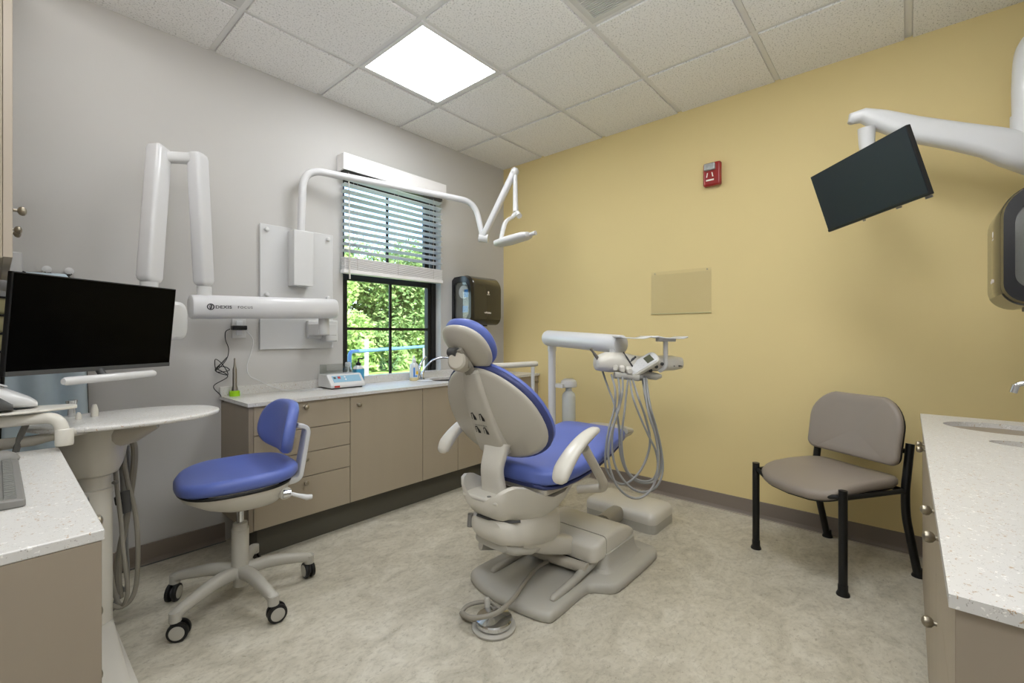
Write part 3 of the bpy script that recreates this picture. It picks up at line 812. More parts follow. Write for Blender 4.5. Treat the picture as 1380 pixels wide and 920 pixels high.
# folded collars at the far left
for k, (z0, z1, m_) in enumerate(((1.12, 1.30, 'pale_yellow'), )):
    t = thing('neck_collar', 'pale yellow folded collar with dark edging at the far left behind the monitor', 'collar', (-3.26, -0.07, 1.1))
    cb = MB()
    for q in range(3):
        z = 1.12 + q * 0.075
        cb.loft([ring((-3.38 + 0.3 * kk, -0.075, z + 0.01 * sin(kk * 3)), (0, 1, 0), (0, 0, 1), 0.022, 0.034, 3, 16) for kk in (0, 0.25, 0.5, 0.75, 1)])
    cb.build('fabric', M['pale_yellow'], t)
    for q in range(4):
        z = 1.083 + q * 0.075
        MB().tube([(-3.38, -0.1, z), (-3.23, -0.101, z + 0.008), (-3.08, -0.1, z)], 0.005, 6).build('edging', M['black'], t)
t = thing('folded_drape', 'pale blue folded vinyl drape at the far left edge below the yellow collar', 'drape', (-3.3, -0.07, 0.55))
vs = []; fs = []
for j in range(15):
    for i in range(15):
        x = -3.52 + 0.26 * i / 14; z = 1.06 - 0.5 * j / 14
        vs.append((x, -0.06 - 0.015 * sin(x * 30 + z * 4), z))
for j in range(14):
    for i in range(14):
        a = j * 15 + i; fs.append((a, a + 1, a + 16, a + 15))
o = MB().add(vs, fs).build('fabric', M['pale_blue'], t, ang=0); o.modifiers.new('solid', 'SOLIDIFY').thickness = 0.008

# paper towel dispensers
def dispenser(label, Mx, flip=False):
    """local frame: x along the wall (0..0.36), y out of the wall (0..0.25), z up (0..0.41)"""
    t = bpy.data.objects.new('paper_towel_dispenser', None); COL.objects.link(t)
    t.matrix_basis = Mx; tag(t, label, 'towel dispenser')
    prof = [(0.0, 0.0), (0.0, 0.41)]
    cx, r = 0.135, 0.105
    top = [(0.13 + 0.11 * sin(a) , 0.30 + 0.11 * cos(a)) for a in [pi / 2 * i / 10 for i in range(11)]]
    bot = [(0.17 + 0.07 * cos(a), 0.07 - 0.07 * sin(a)) for a in [pi / 2 * i / 8 for i in range(9)]]
    prof = [(0.0, 0.0), (0.0, 0.38), (0.03, 0.405)] + top + bot
    # body: inner black box, narrower than the cover
    sidex = 0.03
    b = MB(Mx)
    def outline(k, x):
        c = (0.12, 0.2)
        return [Mx @ Vector((x, c[0] + (y - c[0]) * k, c[1] + (z - c[1]) * k)) for y, z in prof]
    cov = MB(); cov.loft([outline(0.97, 0.034), outline(1.0, 0.04), outline(1.0, 0.352), outline(0.97, 0.36)])
    cov.build('front_cover', M['dispenser'], t)
    # bottom sensor strip
    s = MB(Mx); s.loft([[Vector((x, 0.12 + (y - 0.12) * 1.006, 0.2 + (z - 0.2) * 1.006)) for y, z in prof if z < 0.055 and y > 0.02] + [Vector((x, 0.03, 0.04))] for x in (0.039, 0.353)])
    s.build('sensor_strip', M['disp_black'], t)
    MB(Mx).box(0.09, 0.27, 0.06, 0.16, -0.012, 0.001).build('paper_slot', M['black'], t, bevel=0.003)
    # side frame ring in black with a clear window, roll behind it
    def loop(k, x): return outline(k, x)
    fr = MB(); A, B, C_, D_ = loop(0.985, 0.034), loop(0.96, 0.0), loop(0.74, 0.0), loop(0.72, 0.02)
    n = len(A); vs = A + B + C_ + D_; fs = []
    for q in range(3):
        for j in range(n):
            kk = (j + 1) % n; fs.append((q * n + j, q * n + kk, (q + 1) * n + kk, (q + 1) * n + j))
    fr.add(vs, fs).build('side_frame', M['disp_black'], t)
    MB().loft([loop(0.735, 0.022), loop(0.735, 0.026)]).build('inner_panel', M['midgray'], t)
    rl = MB(Mx); rl.lathe([(0.055, 0), (0.055, 0.006), (0.02, 0.006), (0.02, 0.004)], (0.021, 0.13, 0.27), (-1, 0, 0), 28); rl.build('paper_roll', M['paper'], t)
    MB(Mx).box(0.013, 0.019, 0.14, 0.185, 0.225, 0.29).box(0.013, 0.019, 0.12, 0.185, 0.10, 0.155).build('blue_tag', M['label_blue'], t, bevel=0.004)
    MB().loft([loop(0.745, 0.004), loop(0.745, 0.0055)]).build('side_window', M['smoke'], t)
    yv = 0.2402
    X = Mx.to_3x3() @ Vector((1, 0, 0)); Z = Vector((0, 0, 1)); Yn = Mx.to_3x3() @ Vector((0, 1, 0))
    if X.cross(Z).dot(Yn) > 0: tx, org = X, 0.15
    else: tx, org = -X, 0.255
    def wp(x, z): return Mx @ Vector((x, yv, z))
    text_part('lettering', 'enMotion', 0.021, frame(wp(org, 0.095), tx, Z, Yn), M['marking_white'], t, bold=0.0006)
    em = MB(); c0 = wp(0.2, 0.272)
    em.loft([ring(c0, tx, Z, 0.009, 0.011, 2, 14), ring(c0 + Yn * 0.001, tx, Z, 0.009, 0.011, 2, 14)])
    em.loft([ring(c0 - Z * 0.018, tx, Z, 0.017, 0.0022, 6, 14), ring(c0 - Z * 0.018 + Yn * 0.001, tx, Z, 0.017, 0.0022, 6, 14)])
    em.build('emblem', M['marking_white'], t)
    return t
dispenser('dark brown glossy paper towel dispenser on the gray wall right of the window', frame((-0.655, -0.001, 1.243), (1, 0, 0), (0, -1, 0), (0, 0, 1)))
dispenser('glossy black paper towel dispenser at the right edge, seen from its clear side', frame((-0.97, WR + 0.001, 1.256), (1, 0, 0), (0, 1, 0), (0, 0, 1)))

# fire alarm strobe on the yellow wall
t = thing('fire_alarm', 'red fire alarm strobe high on the yellow wall', 'alarm', (0, -1.917, 2.16))
MB().box(-0.045, -0.001, -1.976, -1.862, 2.158, 2.315).build('housing', M['red'], t, bevel=0.014)
MB().box(-0.062, -0.04, -1.945, -1.873, 2.258, 2.306).build('strobe_lens', M['silver'], t, bevel=0.008)
mk = MB()
for y0, y1 in ((-1.885, -1.892), (-1.925, -1.932)):
    mk.add([(-0.0465, y0, 2.215), (-0.0465, y0 - 0.006 * (1 if y0 > -1.9 else -1), 2.245), (-0.0465, y1 - 0.006 * (1 if y0 > -1.9 else -1), 2.245), (-0.0465, y1, 2.215)], [(0, 1, 2, 3)])
mk.box(-0.047, -0.0452, -1.935, -1.885, 2.19, 2.2)
mk.build('marking', M['marking_white'], t, smooth=False)

# clear acrylic plate on the yellow wall
t = thing('acrylic_sign_holder', 'empty clear acrylic sign holder screwed to the yellow wall', 'sign holder', (0, -1.693, 1.31))
MB().box(-0.004, -0.001, -1.906, -1.48, 1.315, 1.618).build('back_sheet', M['acrylic'], t, smooth=False)
MB().box(-0.0085, -0.0055, -1.906, -1.48, 1.315, 1.595).build('front_sheet', M['acrylic'], t, smooth=False)
MB().box(-0.0095, -0.001, -1.906, -1.48, 1.308, 1.315).build('bottom_edge', M['pale_yellow'], t, bevel=0.001)
for y in (-1.878, -1.508): MB().lathe([(0.0045, 0), (0.0045, 0.002), (0.002, 0.003)], (-0.004, y, 1.606 if y < -1.7 else 1.604), (-1, 0, 0), 10).build('screw', M['midgray'], t)

# outlet, adapter and cords
t = thing('wall_outlet', 'white duplex wall outlet below the X-ray bar', 'outlet', (-2.273, -0.005, 1.14))
MB().box(-2.31, -2.237, -0.008, -0.001, 1.14, 1.258).build('cover_plate', M['white'], t, bevel=0.003)
MB().box(-2.29, -2.257, -0.012, -0.007, 1.205, 1.24).build('socket', M['paper'], t, bevel=0.003)
MB().box(-2.29, -2.257, -0.012, -0.007, 1.157, 1.192).build('socket', M['paper'], t, bevel=0.003)
t = thing('power_adapter', 'black plug-in power adapter with a tangled thin black cord', 'power adapter', (-2.29, -0.03, 0.84))
MB().box(-2.32, -2.243, -0.05, -0.0125, 1.186, 1.212).build('adapter_body', M['black'], t, bevel=0.006)
def PY(u, v, y=-0.03): return None
cp = [(-2.327, -0.030, 1.192), (-2.346, -0.020, 1.175), (-2.346, -0.020, 1.129), (-2.331, -0.020, 1.079), (-2.345, -0.030, 1.021), (-2.393, -0.030, 0.966), (-2.402, -0.040, 1.024), (-2.364, -0.030, 0.993), (-2.344, -0.050, 0.935), (-2.402, -0.040, 0.963),
      (-2.366, -0.050, 1.010), (-2.345, -0.030, 1.030), (-2.399, -0.040, 0.958), (-2.331, -0.030, 0.958), (-2.359, -0.050, 0.981), (-2.393, -0.030, 0.974), (-2.341, -0.040, 0.926), (-2.407, -0.030, 0.877), (-2.375, -0.030, 0.824), (-2.366, -0.050, 0.788)]
MB().tube(spline(cp, 6), 0.0022, 6).build('cord', M['black'], t)
t = thing('curing_light', 'slim silver curing light standing in a lime green base', 'curing light', (-2.313, -0.06, 0.815))
MB().lathe([(0.026, 0), (0.027, 0.006), (0.026, 0.026), (0.022, 0.03)], (-2.313, -0.06, 0.815)).build('base', M['lime'], t)
MB().lathe([(0.016, 0.026), (0.015, 0.045), (0.0105, 0.06), (0.0105, 0.15), (0.009, 0.156), (0.0065, 0.165), (0.004, 0.195), (0.0045, 0.21), (0.002, 0.213)], (-2.313, -0.06, 0.815)).build('wand', M['silver'] if False else M['steel'], t)
cc = [(-2.263, -0.020, 1.206), (-2.243, -0.030, 1.180), (-2.208, -0.030, 1.128), (-2.216, -0.020, 1.055), (-2.236, -0.020, 0.982), (-2.228, -0.030, 0.922), (-2.172, -0.030, 0.887), (-2.10, -0.05, 0.845), (-2.02, -0.10, 0.819), (-1.93, -0.11, 0.819), (-1.86, -0.07, 0.819), (-1.88, -0.15, 0.819), (-1.95, -0.17, 0.819), (-1.97, -0.12, 0.819), (-1.84, -0.12, 0.819)]
tag(MB().tube(spline(cc, 6), 0.0028, 7).build('extension_cord', M['white']), 'white cord drooping from the outlet to a coil on the counter', 'cord')

# ================================================================== COUNTER ITEMS (window counter)
t = thing('mixing_machine', 'white box-shaped tabletop mixer with a pale blue control panel', 'dental mixer', (-1.69, -0.14, 0.815))
# sloped body between x=-1.80 and -1.575
prof = [(-0.205, 0.823), (-0.207, 0.84), (-0.145, 0.905), (-0.03, 0.905), (-0.03, 0.823)]
mach = MB().prism(prof, -1.822, -1.585, 'x').build('housing', M['white'], t, bevel=0.006)
n_ = Vector((0, -0.065, 0.062)).normalized(); up_ = Vector((0, 0.062, 0.065)).normalized()
o_ = Vector((-1.70, -0.176, 0.8725)) + n_ * 0.0012
MF = frame(o_, (1, 0, 0), up_, n_)
MB(MF).box(-0.095, 0.095, -0.022, 0.03, -0.001, 0.001).build('control_panel', M['pale_panel'], t, smooth=False)
MB(MF).box(-0.088, -0.072, 0.006, 0.02, 0.001, 0.002).build('display', M['darkgray'], t, smooth=False)
MB(MF).box(-0.06, -0.042, 0.005, 0.022, 0.001, 0.004).build('red_switch', M['red_print'], t, bevel=0.001)
MB(MF).lathe([(0.006, 0), (0.006, 0.003)], (-0.012, 0.016, 0.001)).lathe([(0.006, 0), (0.006, 0.003)], (-0.012, -0.004, 0.001)).build('button', M['paper'], t)
MB().box(-1.80, -1.765, -0.2085, -0.206, 0.826, 0.838).build('maker_label', M['red_print'], t, smooth=False)
MB().box(-1.81, -1.60, -0.19, -0.04, 0.815, 0.823).build('foot_plate', M['darkgray'], t, smooth=False)
lid = MB()
for k in ((-1.81, -1.60, -0.032, -0.029, 0.905, 0.965), (-1.81, -1.807, -0.12, -0.032, 0.905, 0.965), (-1.603, -1.60, -0.12, -0.032, 0.905, 0.965), (-1.81, -1.60, -0.123, -0.12, 0.905, 0.93), ):
    lid.box(*k)
lid.build('clear_lid', M['smoke'], t, smooth=False)

def bottle_label(label, nm): pass
t = thing('sanitizer_bottle', 'blue hand sanitizer pump bottle with a black pump top', 'bottle', (-1.575, -0.10, 0.815))
c = (-1.575, -0.10, 0.815)
MB().loft([ring((c[0], c[1], c[2] + z), (1, 0, 0), (0, 1, 0), a_, b_, 3, 24) for z, a_, b_ in ((0.0, 0.033, 0.022), (0.004, 0.037, 0.025), (0.112, 0.037, 0.025))]).build('gel_body', M['liquid_blue'], t)
MB().loft([ring((c[0], c[1], c[2] + z), (1, 0, 0), (0, 1, 0), a_, b_, 2.6, 24) for z, a_, b_ in ((0.112, 0.037, 0.025), (0.125, 0.034, 0.024), (0.137, 0.016, 0.014))]).build('shoulder', M['clear_plastic'], t)
MB().lathe([(0.016, 0.135), (0.016, 0.152), (0.006, 0.158), (0.0045, 0.18)], c).tube([(c[0] - 0.003, c[1], c[2] + 0.178), (c[0] + 0.004, c[1], c[2] + 0.183), (c[0] + 0.03, c[1] - 0.012, c[2] + 0.181)], 0.005, 8).build('pump', M['black'], t)
t = thing('flask', 'small clear cone-shaped flask standing behind the mixer lid', 'flask', (-1.60, -0.045, 0.815))
t.location = (-1.615, 0.02, 0.867)
MB().lathe([(0.036, 0), (0.038, 0.004), (0.03, 0.04), (0.018, 0.07), (0.015, 0.075), (0.015, 0.10), (0.018, 0.104)], (-1.585, 0.022, 0.867)).build('glass_body', M['silver'], t)
MB().lathe([(0.017, 0.07), (0.0185, 0.075), (0.0185, 0.095), (0.016, 0.1)], (-1.585, 0.022, 0.867)).build('collar', M['paper'], t)
t = thing('squeeze_bottle', 'white spray-nozzle bottle with a blue stripe and yellow dot label', 'bottle', (-1.135, -0.11, 0.815))
c = (-1.13, -0.12, 0.815)
MB().lathe([(0.03, 0.0), (0.034, 0.003), (0.034, 0.024)], c).build('liquid_band', M['amber'], t)
MB().lathe([(0.034, 0.024), (0.034, 0.105), (0.03, 0.122), (0.014, 0.135), (0.013, 0.145)], c).build('bottle_body', M['clear_plastic'], t)
MB().lathe([(0.015, 0.143), (0.015, 0.158), (0.007, 0.165), (0.005, 0.185), (0.002, 0.187)], c).build('nozzle', M['paper'], t)
def wrap(z0, z1, a0, a1, m, nm):
    vs = []; n = 8
    for z in (z0, z1):
        for i in range(n + 1):
            a = a0 + (a1 - a0) * i / n; vs.append((c[0] + 0.0346 * cos(a), c[1] + 0.0346 * sin(a), c[2] + z))
    MB().add(vs, [(i, i + 1, n + 2 + i, n + 1 + i) for i in range(n)]).build(nm, m, t)
wrap(0.03, 0.1, radians(-135), radians(-115), M['label_blue'], 'blue_stripe')
wrap(0.03, 0.042, radians(-112), radians(-85), M['label_blue'], 'blue_stripe')
wrap(0.048, 0.072, radians(-100), radians(-70), M['yellow_print'], 'yellow_label')
tag(MB().lathe([(0.052, 0), (0.058, 0.004), (0.05, 0.0055), (0.04, 0.003)], (-1.10, -0.21, 0.815)).build('dish', M['paper']), 'small flat white dish on the counter beside the white bottle', 'dish')
t = thing('folded_towels', 'low stack of white folded paper towels on the counter by the faucet', 'paper towels', (-0.6, -0.12, 0.815))
for k in range(3): MB().box(-0.66 + 0.004 * k, -0.42, -0.20 + 0.003 * k, -0.035, 0.815 + 0.016 * k, 0.829 + 0.016 * k).build('towel', M['paper'], t, bevel=0.005)

# ================================================================== OUTSIDE
struct('ground_outside', MB().box(-8, 22, 0.25, 34, -0.3, 0.08), M['grass'], smooth=False)
def tree(loc, hgt, wid, m, label, n, seed, trunk=True):
    rnd = random.Random(seed)
    t = thing('tree' if trunk else 'bush', label, 'tree' if trunk else 'bush', loc, 'greenery beyond the window')
    blobs = []
    for k in range(12):
        a = rnd.random() * 2 * pi; r = rnd.random() ** 0.5 * wid * 0.6
        z = (0.12 if trunk else 0.15) * hgt + rnd.random() * hgt * (0.62 if trunk else 0.7)
        blobs.append((Vector((loc[0] + cos(a) * r, loc[1] + sin(a) * r, loc[2] + z)), wid * (0.3 + 0.22 * rnd.random())))
    mb = MB()
    for k in range(int(n * 2.4)):
        c, r = blobs[rnd.randrange(12)]
        d = Vector((rnd.gauss(0, 1), rnd.gauss(0, 1), rnd.gauss(0, 1))).normalized() * r * (0.55 + 0.5 * rnd.random())
        p = c + d
        if p.z < loc[2] + 0.03: continue
        s = 0.045 + 0.07 * rnd.random()
        u = Vector((rnd.gauss(0, 1), rnd.gauss(0, 1), rnd.gauss(0, 1))).normalized(); v = u.orthogonal().normalized()
        mb.add([p - u * s, p - v * s * 0.55, p + u * s, p + v * s * 0.55], [(0, 1, 2, 3)])
    mb.build('foliage', m, t, smooth=False)
    tr = MB()
    for k in range(5 if trunk else 4):
        a = rnd.random() * 6.28
        tr.tube([Vector(loc), Vector(loc) + Vector((cos(a) * 0.1, sin(a) * 0.1, hgt * 0.25)), blobs[k][0]], [0.14 if trunk else 0.04, 0.02], 8)
    tr.build('trunk', M['bark'], t)
tree((2.6, 10.5, 0.08), 4.6, 2.3, M['leaf_a'], 'bright leafy tree in the left panes of the window', 8000, 1)
tree((5.6, 10.8, 0.08), 5.6, 2.4, M['leaf_b'], 'fuller green tree in the right panes of the window', 8000, 2)
tree((4.2, 14.0, 0.08), 6.6, 2.8, M['leaf_c'], 'tall dark tree standing behind the others outside', 7000, 3)
tree((8.6, 12.0, 0.08), 6.4, 2.6, M['leaf_b'], 'green tree at the right edge of the window view', 6000, 4)
tree((0.6, 13.5, 0.08), 4.6, 2.4, M['leaf_b'], 'green tree at the left edge of the window view', 6000, 5)
for k, (x, y, h_, w_, m_) in enumerate(((2.0, 8.9, 1.25, 1.1, 'leaf_a'), (3.4, 9.3, 1.45, 1.2, 'leaf_a'), (4.8, 9.4, 1.3, 1.2, 'leaf_b'), (6.3, 9.9, 1.4, 1.2, 'leaf_a'))):
    tree((x, y, 0.08), h_, w_, M[m_], ['low bright bush at the left foot of the trees', 'low bright bush behind the white post', 'darker low bush below the blue rail', 'low bush at the right foot of the trees'][k], 3200, 20 + k, False)
t = thing('pipe_railing', 'pale blue pipe handrail outside the window', 'railing', (0.5, 2.3, 0.08))
MB().tube(fillet([(-0.723, 1.553, 0.5), (-0.723, 1.553, 0.976), (2.4, 3.467, 0.976)], 0.06), 0.021, 12).build('handrail', M['rail_blue'], t)
MB().cyl((-0.723, 1.553, 0.08), (-0.723, 1.553, 0.52), 0.021, n=12).build('rail_post', M['rail_blue'], t)
MB().cyl((2.39, 3.46, 0.08), (2.39, 3.46, 0.97), 0.021, n=12).build('rail_post', M['rail_blue'], t)
o = MB().cyl((0.585, 3.4, 0.0), (0.585, 3.399, 1.087), 0.03, n=12).build('fence_post', M['post_white']); tag(o, 'white post outside beneath the left end of the handrail', 'post')
o = MB().cyl((2.425, 4.333, 0.0), (2.425, 4.333, 0.904), 0.032, n=12).build('fence_post', M['post_white']); tag(o, 'white post outside at the right side of the window view', 'post')

# ================================================================== TREATMENT CHAIR
YC = -1.59
t = thing('dental_chair', 'blue upholstered treatment chair with a cream shell, reclined in the middle of the room', 'dental chair', (-1.4, YC, 0))
DC = t
outl = [(-1.725, -1.36), (-1.765, -1.47), (-1.775, -1.59), (-1.768, -1.72), (-1.745, -1.815), (-1.70, -1.835), (-1.50, -1.83), (-1.445, -1.84), (-1.41, -1.885), (-1.375, -1.925), (-1.30, -1.935), (-1.0, -1.935),
        (-0.925, -1.92), (-0.89, -1.87), (-0.88, -1.59), (-0.89, -1.31), (-0.93, -1.26), (-1.0, -1.245), (-1.33, -1.25), (-1.39, -1.28), (-1.43, -1.325), (-1.50, -1.34), (-1.66, -1.335)]
ol = [(p.x, p.y) for p in spline([(x, y, 0) for x, y in outl], 3, True)]
b = MB()
cx, cy = -1.33, -1.59
def sc(k): return [Vector((cx + (x - cx) * k, cy + (y - cy) * k, 0)) for x, y in ol]
def rg(k, z): return [Vector((p.x, p.y, z)) for p in sc(k)]
b.loft([rg(0.985, 0.0), rg(1.0, 0.006), rg(1.0, 0.024), rg(0.985, 0.037), rg(0.955, 0.043), rg(0.7, 0.046), rg(0.3, 0.047)])
b.build('base_plate', M['grayplastic'], t, ang=50)
for y in (-1.785, -1.44):
    MB().tube(spline([(-1.66, y, 0.04), (-1.64, y, 0.05), (-1.52, y, 0.058), (-1.38, y, 0.078), (-1.27, y, 0.095)], 5), [0.010, 0.015, 0.017, 0.019, 0.02], 12, e=3).build('base_rib', M['grayplastic'], t)
# front pump housing pedestal
b = MB()
b.loft([[Vector((x, y, z)) for x, y in rrect(0.34 * k, 0.42 * k2, 0.04, 5, -1.155, -1.64)] for z, k, k2 in ((0.042, 1.14, 1.10), (0.055, 1.02, 1.02), (0.08, 0.97, 0.98), (0.12, 0.95, 0.96))])
b.build('pump_pedestal', M['grayplastic'], t)
# hood over the pump: rear part falls towards the rear, front part is a rounded lid
def hsec(x, zt, zb, y0=-1.832, y1=-1.435, r=0.02):
    w = y1 - y0; h = zt - zb
    return [Vector((x, p[0], p[1])) for p in rrect(w, h, min(r, h * 0.45), 5, (y0 + y1) / 2, (zt + zb) / 2)]
b = MB()
b.loft([hsec(-1.392, 0.165, 0.105, -1.80, -1.46), hsec(-1.386, 0.178, 0.10, -1.815, -1.45), hsec(-1.365, 0.188, 0.099), hsec(-1.30, 0.199, 0.095), hsec(-1.292, 0.1985, 0.097)])
b.build('pump_hood', M['cream'], t, ang=50)
b = MB()
b.loft([hsec(-1.288, 0.2005, 0.095), hsec(-1.27, 0.203, 0.096), hsec(-1.18, 0.203, 0.10), hsec(-1.09, 0.192, 0.105), hsec(-1.04, 0.172, 0.11, -1.83, -1.437), hsec(-1.0, 0.150, 0.112, -1.825, -1.44), hsec(-0.985, 0.135, 0.114, -1.81, -1.46)])
b.build('hood_lid', M['cream'], t, ang=50)
MB().loft([hsec(-1.294, 0.198, 0.098, -1.83, -1.438), hsec(-1.286, 0.198, 0.098, -1.83, -1.438)]).build('lid_seam', M['black'], t)
# black block standing in for recess shadow, and lift linkage behind the hood
MB().box(-1.40, -1.28, -1.78, -1.50, 0.05, 0.10).build('recess_shade', M['black'], t, bevel=0.006)
MB().tube([(-1.41, -1.80, 0.085), (-1.44, -1.50, 0.085)], 0.024, 14, e=3, flat=0.9).build('lift_bar', M['cream_dark'], t)
for y in (-1.52, -1.66):
    MB().tube([(-1.74, y, 0.30), (-1.55, y, 0.21), (-1.36, y, 0.14)], 0.045, 14, e=3.5).build('lift_arm', M['cream'], t)
MB().cyl((-1.66, -1.36, 0.15), (-1.52, -1.42, 0.12), 0.026, n=16).build('pipe_stub', M['grayplastic'], t)

# lower drum (cream) carrying the seat
def sec(x, hy, z0, z1, e=3.0, n=30, y=YC): return ring((x, y, (z0 + z1) / 2), (0, 1, 0), (0, 0, 1), hy, (z1 - z0) / 2, e, n)
b = MB()
b.loft([sec(-1.868, 0.04, 0.345, 0.385), sec(-1.86, 0.085, 0.32, 0.40), sec(-1.83, 0.115, 0.29, 0.41), sec(-1.77, 0.13, 0.262, 0.42), sec(-1.70, 0.138, 0.24, 0.43), sec(-1.62, 0.138, 0.215, 0.43), sec(-1.54, 0.13, 0.20, 0.42), sec(-1.48, 0.11, 0.20, 0.38), sec(-1.46, 0.07, 0.22, 0.34)])
b.build('lower_housing', M['cream'], t)
MB().loft([sec(-1.83, 0.09, 0.265, 0.31), sec(-1.79, 0.115, 0.24, 0.30), sec(-1.70, 0.12, 0.215, 0.26), sec(-1.6, 0.11, 0.2, 0.25)]).build('lower_housing_skirt', M['grayplastic'], t)
MB().cyl((-1.855, -1.49, 0.335), (-1.85, -1.49, 0.39), 0.012, n=14).build('stop_switch', M['midgray'], t)
# upper cradle (boat shaped with raised sides)
def usec(x, hy, zb, zs, zc, th=0.03, n=14):
    """cross section like a shallow U: bottom zb, side rims zs, inner centre zc"""
    out = []
    for i in range(n + 1):
        a = -1 + 2 * i / n
        out.append(Vector((x, YC + hy * math.copysign(abs(a) ** 0.75, a), zb + (zs - zb) * abs(a) ** 3.2)))
    for i in range(n, -1, -1):
        a = -1 + 2 * i / n
        k = 0.86
        out.append(Vector((x, YC + hy * k * math.copysign(abs(a) ** 0.8, a), zc + (zs + 0.004 - zc) * abs(a) ** 5)))
    return out
b = MB()
S = [(-1.905, 0.06, 0.465, 0.495, 0.485), (-1.895, 0.11, 0.44, 0.525, 0.48), (-1.87, 0.138, 0.415, 0.545, 0.478), (-1.84, 0.152, 0.392, 0.55, 0.476), (-1.79, 0.168, 0.372, 0.538, 0.475), (-1.72, 0.182, 0.355, 0.50, 0.47),
     (-1.64, 0.19, 0.348, 0.472, 0.468), (-1.56, 0.19, 0.355, 0.475, 0.47), (-1.48, 0.18, 0.378, 0.502, 0.49), (-1.41, 0.16, 0.41, 0.512, 0.50), (-1.36, 0.14, 0.45, 0.515, 0.505), (-1.33, 0.11, 0.485, 0.51, 0.505)]
b.loft([usec(*s) for s in S]).build('seat_cradle', M['cream'], t, ang=60)
MB().box(-1.90, -1.76, YC - 0.10, YC + 0.10, 0.48, 0.497).build('rear_deck', M['cream'], t, bevel=0.008)
MB().cyl((-1.87, -1.62, 0.496), (-1.87, -1.62, 0.499), 0.009, n=12).build('button', M['midgray'], t)
MB().tube(spline([(-1.868, -1.55, 0.405), (-1.855, -1.62, 0.40), (-1.82, -1.69, 0.398), (-1.79, -1.72, 0.40)], 5), 0.006, 8).build('cradle_slot', M['darkgray'], t)
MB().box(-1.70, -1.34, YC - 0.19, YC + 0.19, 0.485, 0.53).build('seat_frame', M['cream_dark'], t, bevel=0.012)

# seat and leg cushion (blue): lofted along x
def cs(x, hy, zt, th, e=4.2, y=None):
    y = (-1.59 if x > -1.6 else -1.59 - 0.02 * min(1, (-1.6 - x) / 0.1)) if y is None else y
    return ring((x, y, zt - th / 2), (0, 1, 0), (0, 0, 1), hy, th / 2, e, 40)
SEAT = [(-1.725, 0.08, 0.575, 0.03), (-1.72, 0.135, 0.588, 0.055), (-1.70, 0.185, 0.598, 0.072), (-1.67, 0.21, 0.602, 0.078), (-1.62, 0.232, 0.600, 0.08), (-1.50, 0.238, 0.60, 0.078), (-1.35, 0.235, 0.612, 0.078), (-1.20, 0.225, 0.635, 0.075),
        (-1.10, 0.215, 0.655, 0.072), (-1.03, 0.205, 0.665, 0.07), (-1.005, 0.19, 0.663, 0.06), (-0.992, 0.155, 0.655, 0.035)]
b = MB(); b.loft([cs(*s) for s in SEAT]); b.build('seat_cushion', M['blue'], t, ang=60)
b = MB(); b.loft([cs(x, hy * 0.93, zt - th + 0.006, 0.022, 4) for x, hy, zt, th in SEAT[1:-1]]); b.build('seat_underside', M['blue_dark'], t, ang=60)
# foot plate
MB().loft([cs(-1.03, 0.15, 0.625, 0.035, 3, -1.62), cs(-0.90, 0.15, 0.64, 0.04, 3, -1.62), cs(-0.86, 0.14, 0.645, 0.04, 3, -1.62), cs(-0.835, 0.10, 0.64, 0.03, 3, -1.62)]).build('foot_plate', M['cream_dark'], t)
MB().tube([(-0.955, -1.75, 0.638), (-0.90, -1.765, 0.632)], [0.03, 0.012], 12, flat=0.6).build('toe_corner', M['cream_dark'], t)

# armrests
def armrest(sy):
    y = YC + sy * 0.335
    b = MB()
    P_ = [(-1.53, y, 0.758), (-1.55, y, 0.762), (-1.60, y, 0.752), (-1.67, y, 0.727), (-1.735, y, 0.69), (-1.785, y, 0.648), (-1.805, y, 0.615), (-1.807, y, 0.602)]
    W = [0.010, 0.022, 0.028, 0.031, 0.034, 0.037, 0.031, 0.016]
    b.tube(spline(P_, 4), W, 20, flat=0.62, e=2.6)
    # the tube's first axis is horizontal, so the pad is wider than thick
    ar = b.build('armrest_pad', M['cream'], t)
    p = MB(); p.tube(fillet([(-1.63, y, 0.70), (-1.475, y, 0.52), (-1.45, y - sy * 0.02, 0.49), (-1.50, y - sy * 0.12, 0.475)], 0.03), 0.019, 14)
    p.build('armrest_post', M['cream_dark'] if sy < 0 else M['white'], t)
armrest(-1); armrest(1)

# lower spine
sp = MB(); yv = Vector((0, 1, 0))
path = spline([(-1.80, YC, 0.47), (-1.815, YC, 0.54), (-1.82, YC, 0.60), (-1.80, YC, 0.66), (-1.79, YC, 0.70)], 5)
rr = []
for i, p in enumerate(path):
    k = i / (len(path) - 1); T_ = (path[min(i + 1, len(path) - 1)] - path[max(i - 1, 0)]).normalized(); nn = T_.cross(yv)
    rr.append(ring(p, yv, nn, 0.068 - 0.012 * sin(k * pi), 0.02, 5, 24))
sp.loft(rr).build('spine_link', M['cream'], t)

# backrest: frame with x = across, y = up the back, z = backwards (towards the viewer)
TB = radians(25)
s_v = Vector((-sin(TB), 0, cos(TB))); n_b = Vector((-cos(TB), 0, -sin(TB)))
CB = Vector((-1.825, YC + 0.028, 0.825))
XB = Vector((0, -1, 0))
BF = frame(CB, XB, s_v, n_b)
def egg(w, h, n=48, flat=0.0):
    out = []
    for i in range(n):
        a = 2 * pi * i / n; ct, st = cos(a), sin(a)
        yy = h * math.copysign(abs(st) ** 0.86, st)
        taper = 1.0 - 0.17 * (yy / h) - 0.10 * max(0, yy / h) ** 2
        out.append((w * taper * math.copysign(abs(ct) ** 0.86, ct), yy - 0.0))
    return out
def curve(x, y, z): return tuple(BF @ Vector((x, y, z - 0.55 * x * x - 0.25 * y * y)))
MB().pad(egg(0.277, 0.226), -0.052, -0.008, 0.03, curve).build('back_cushion', M['blue'], t, ang=60)
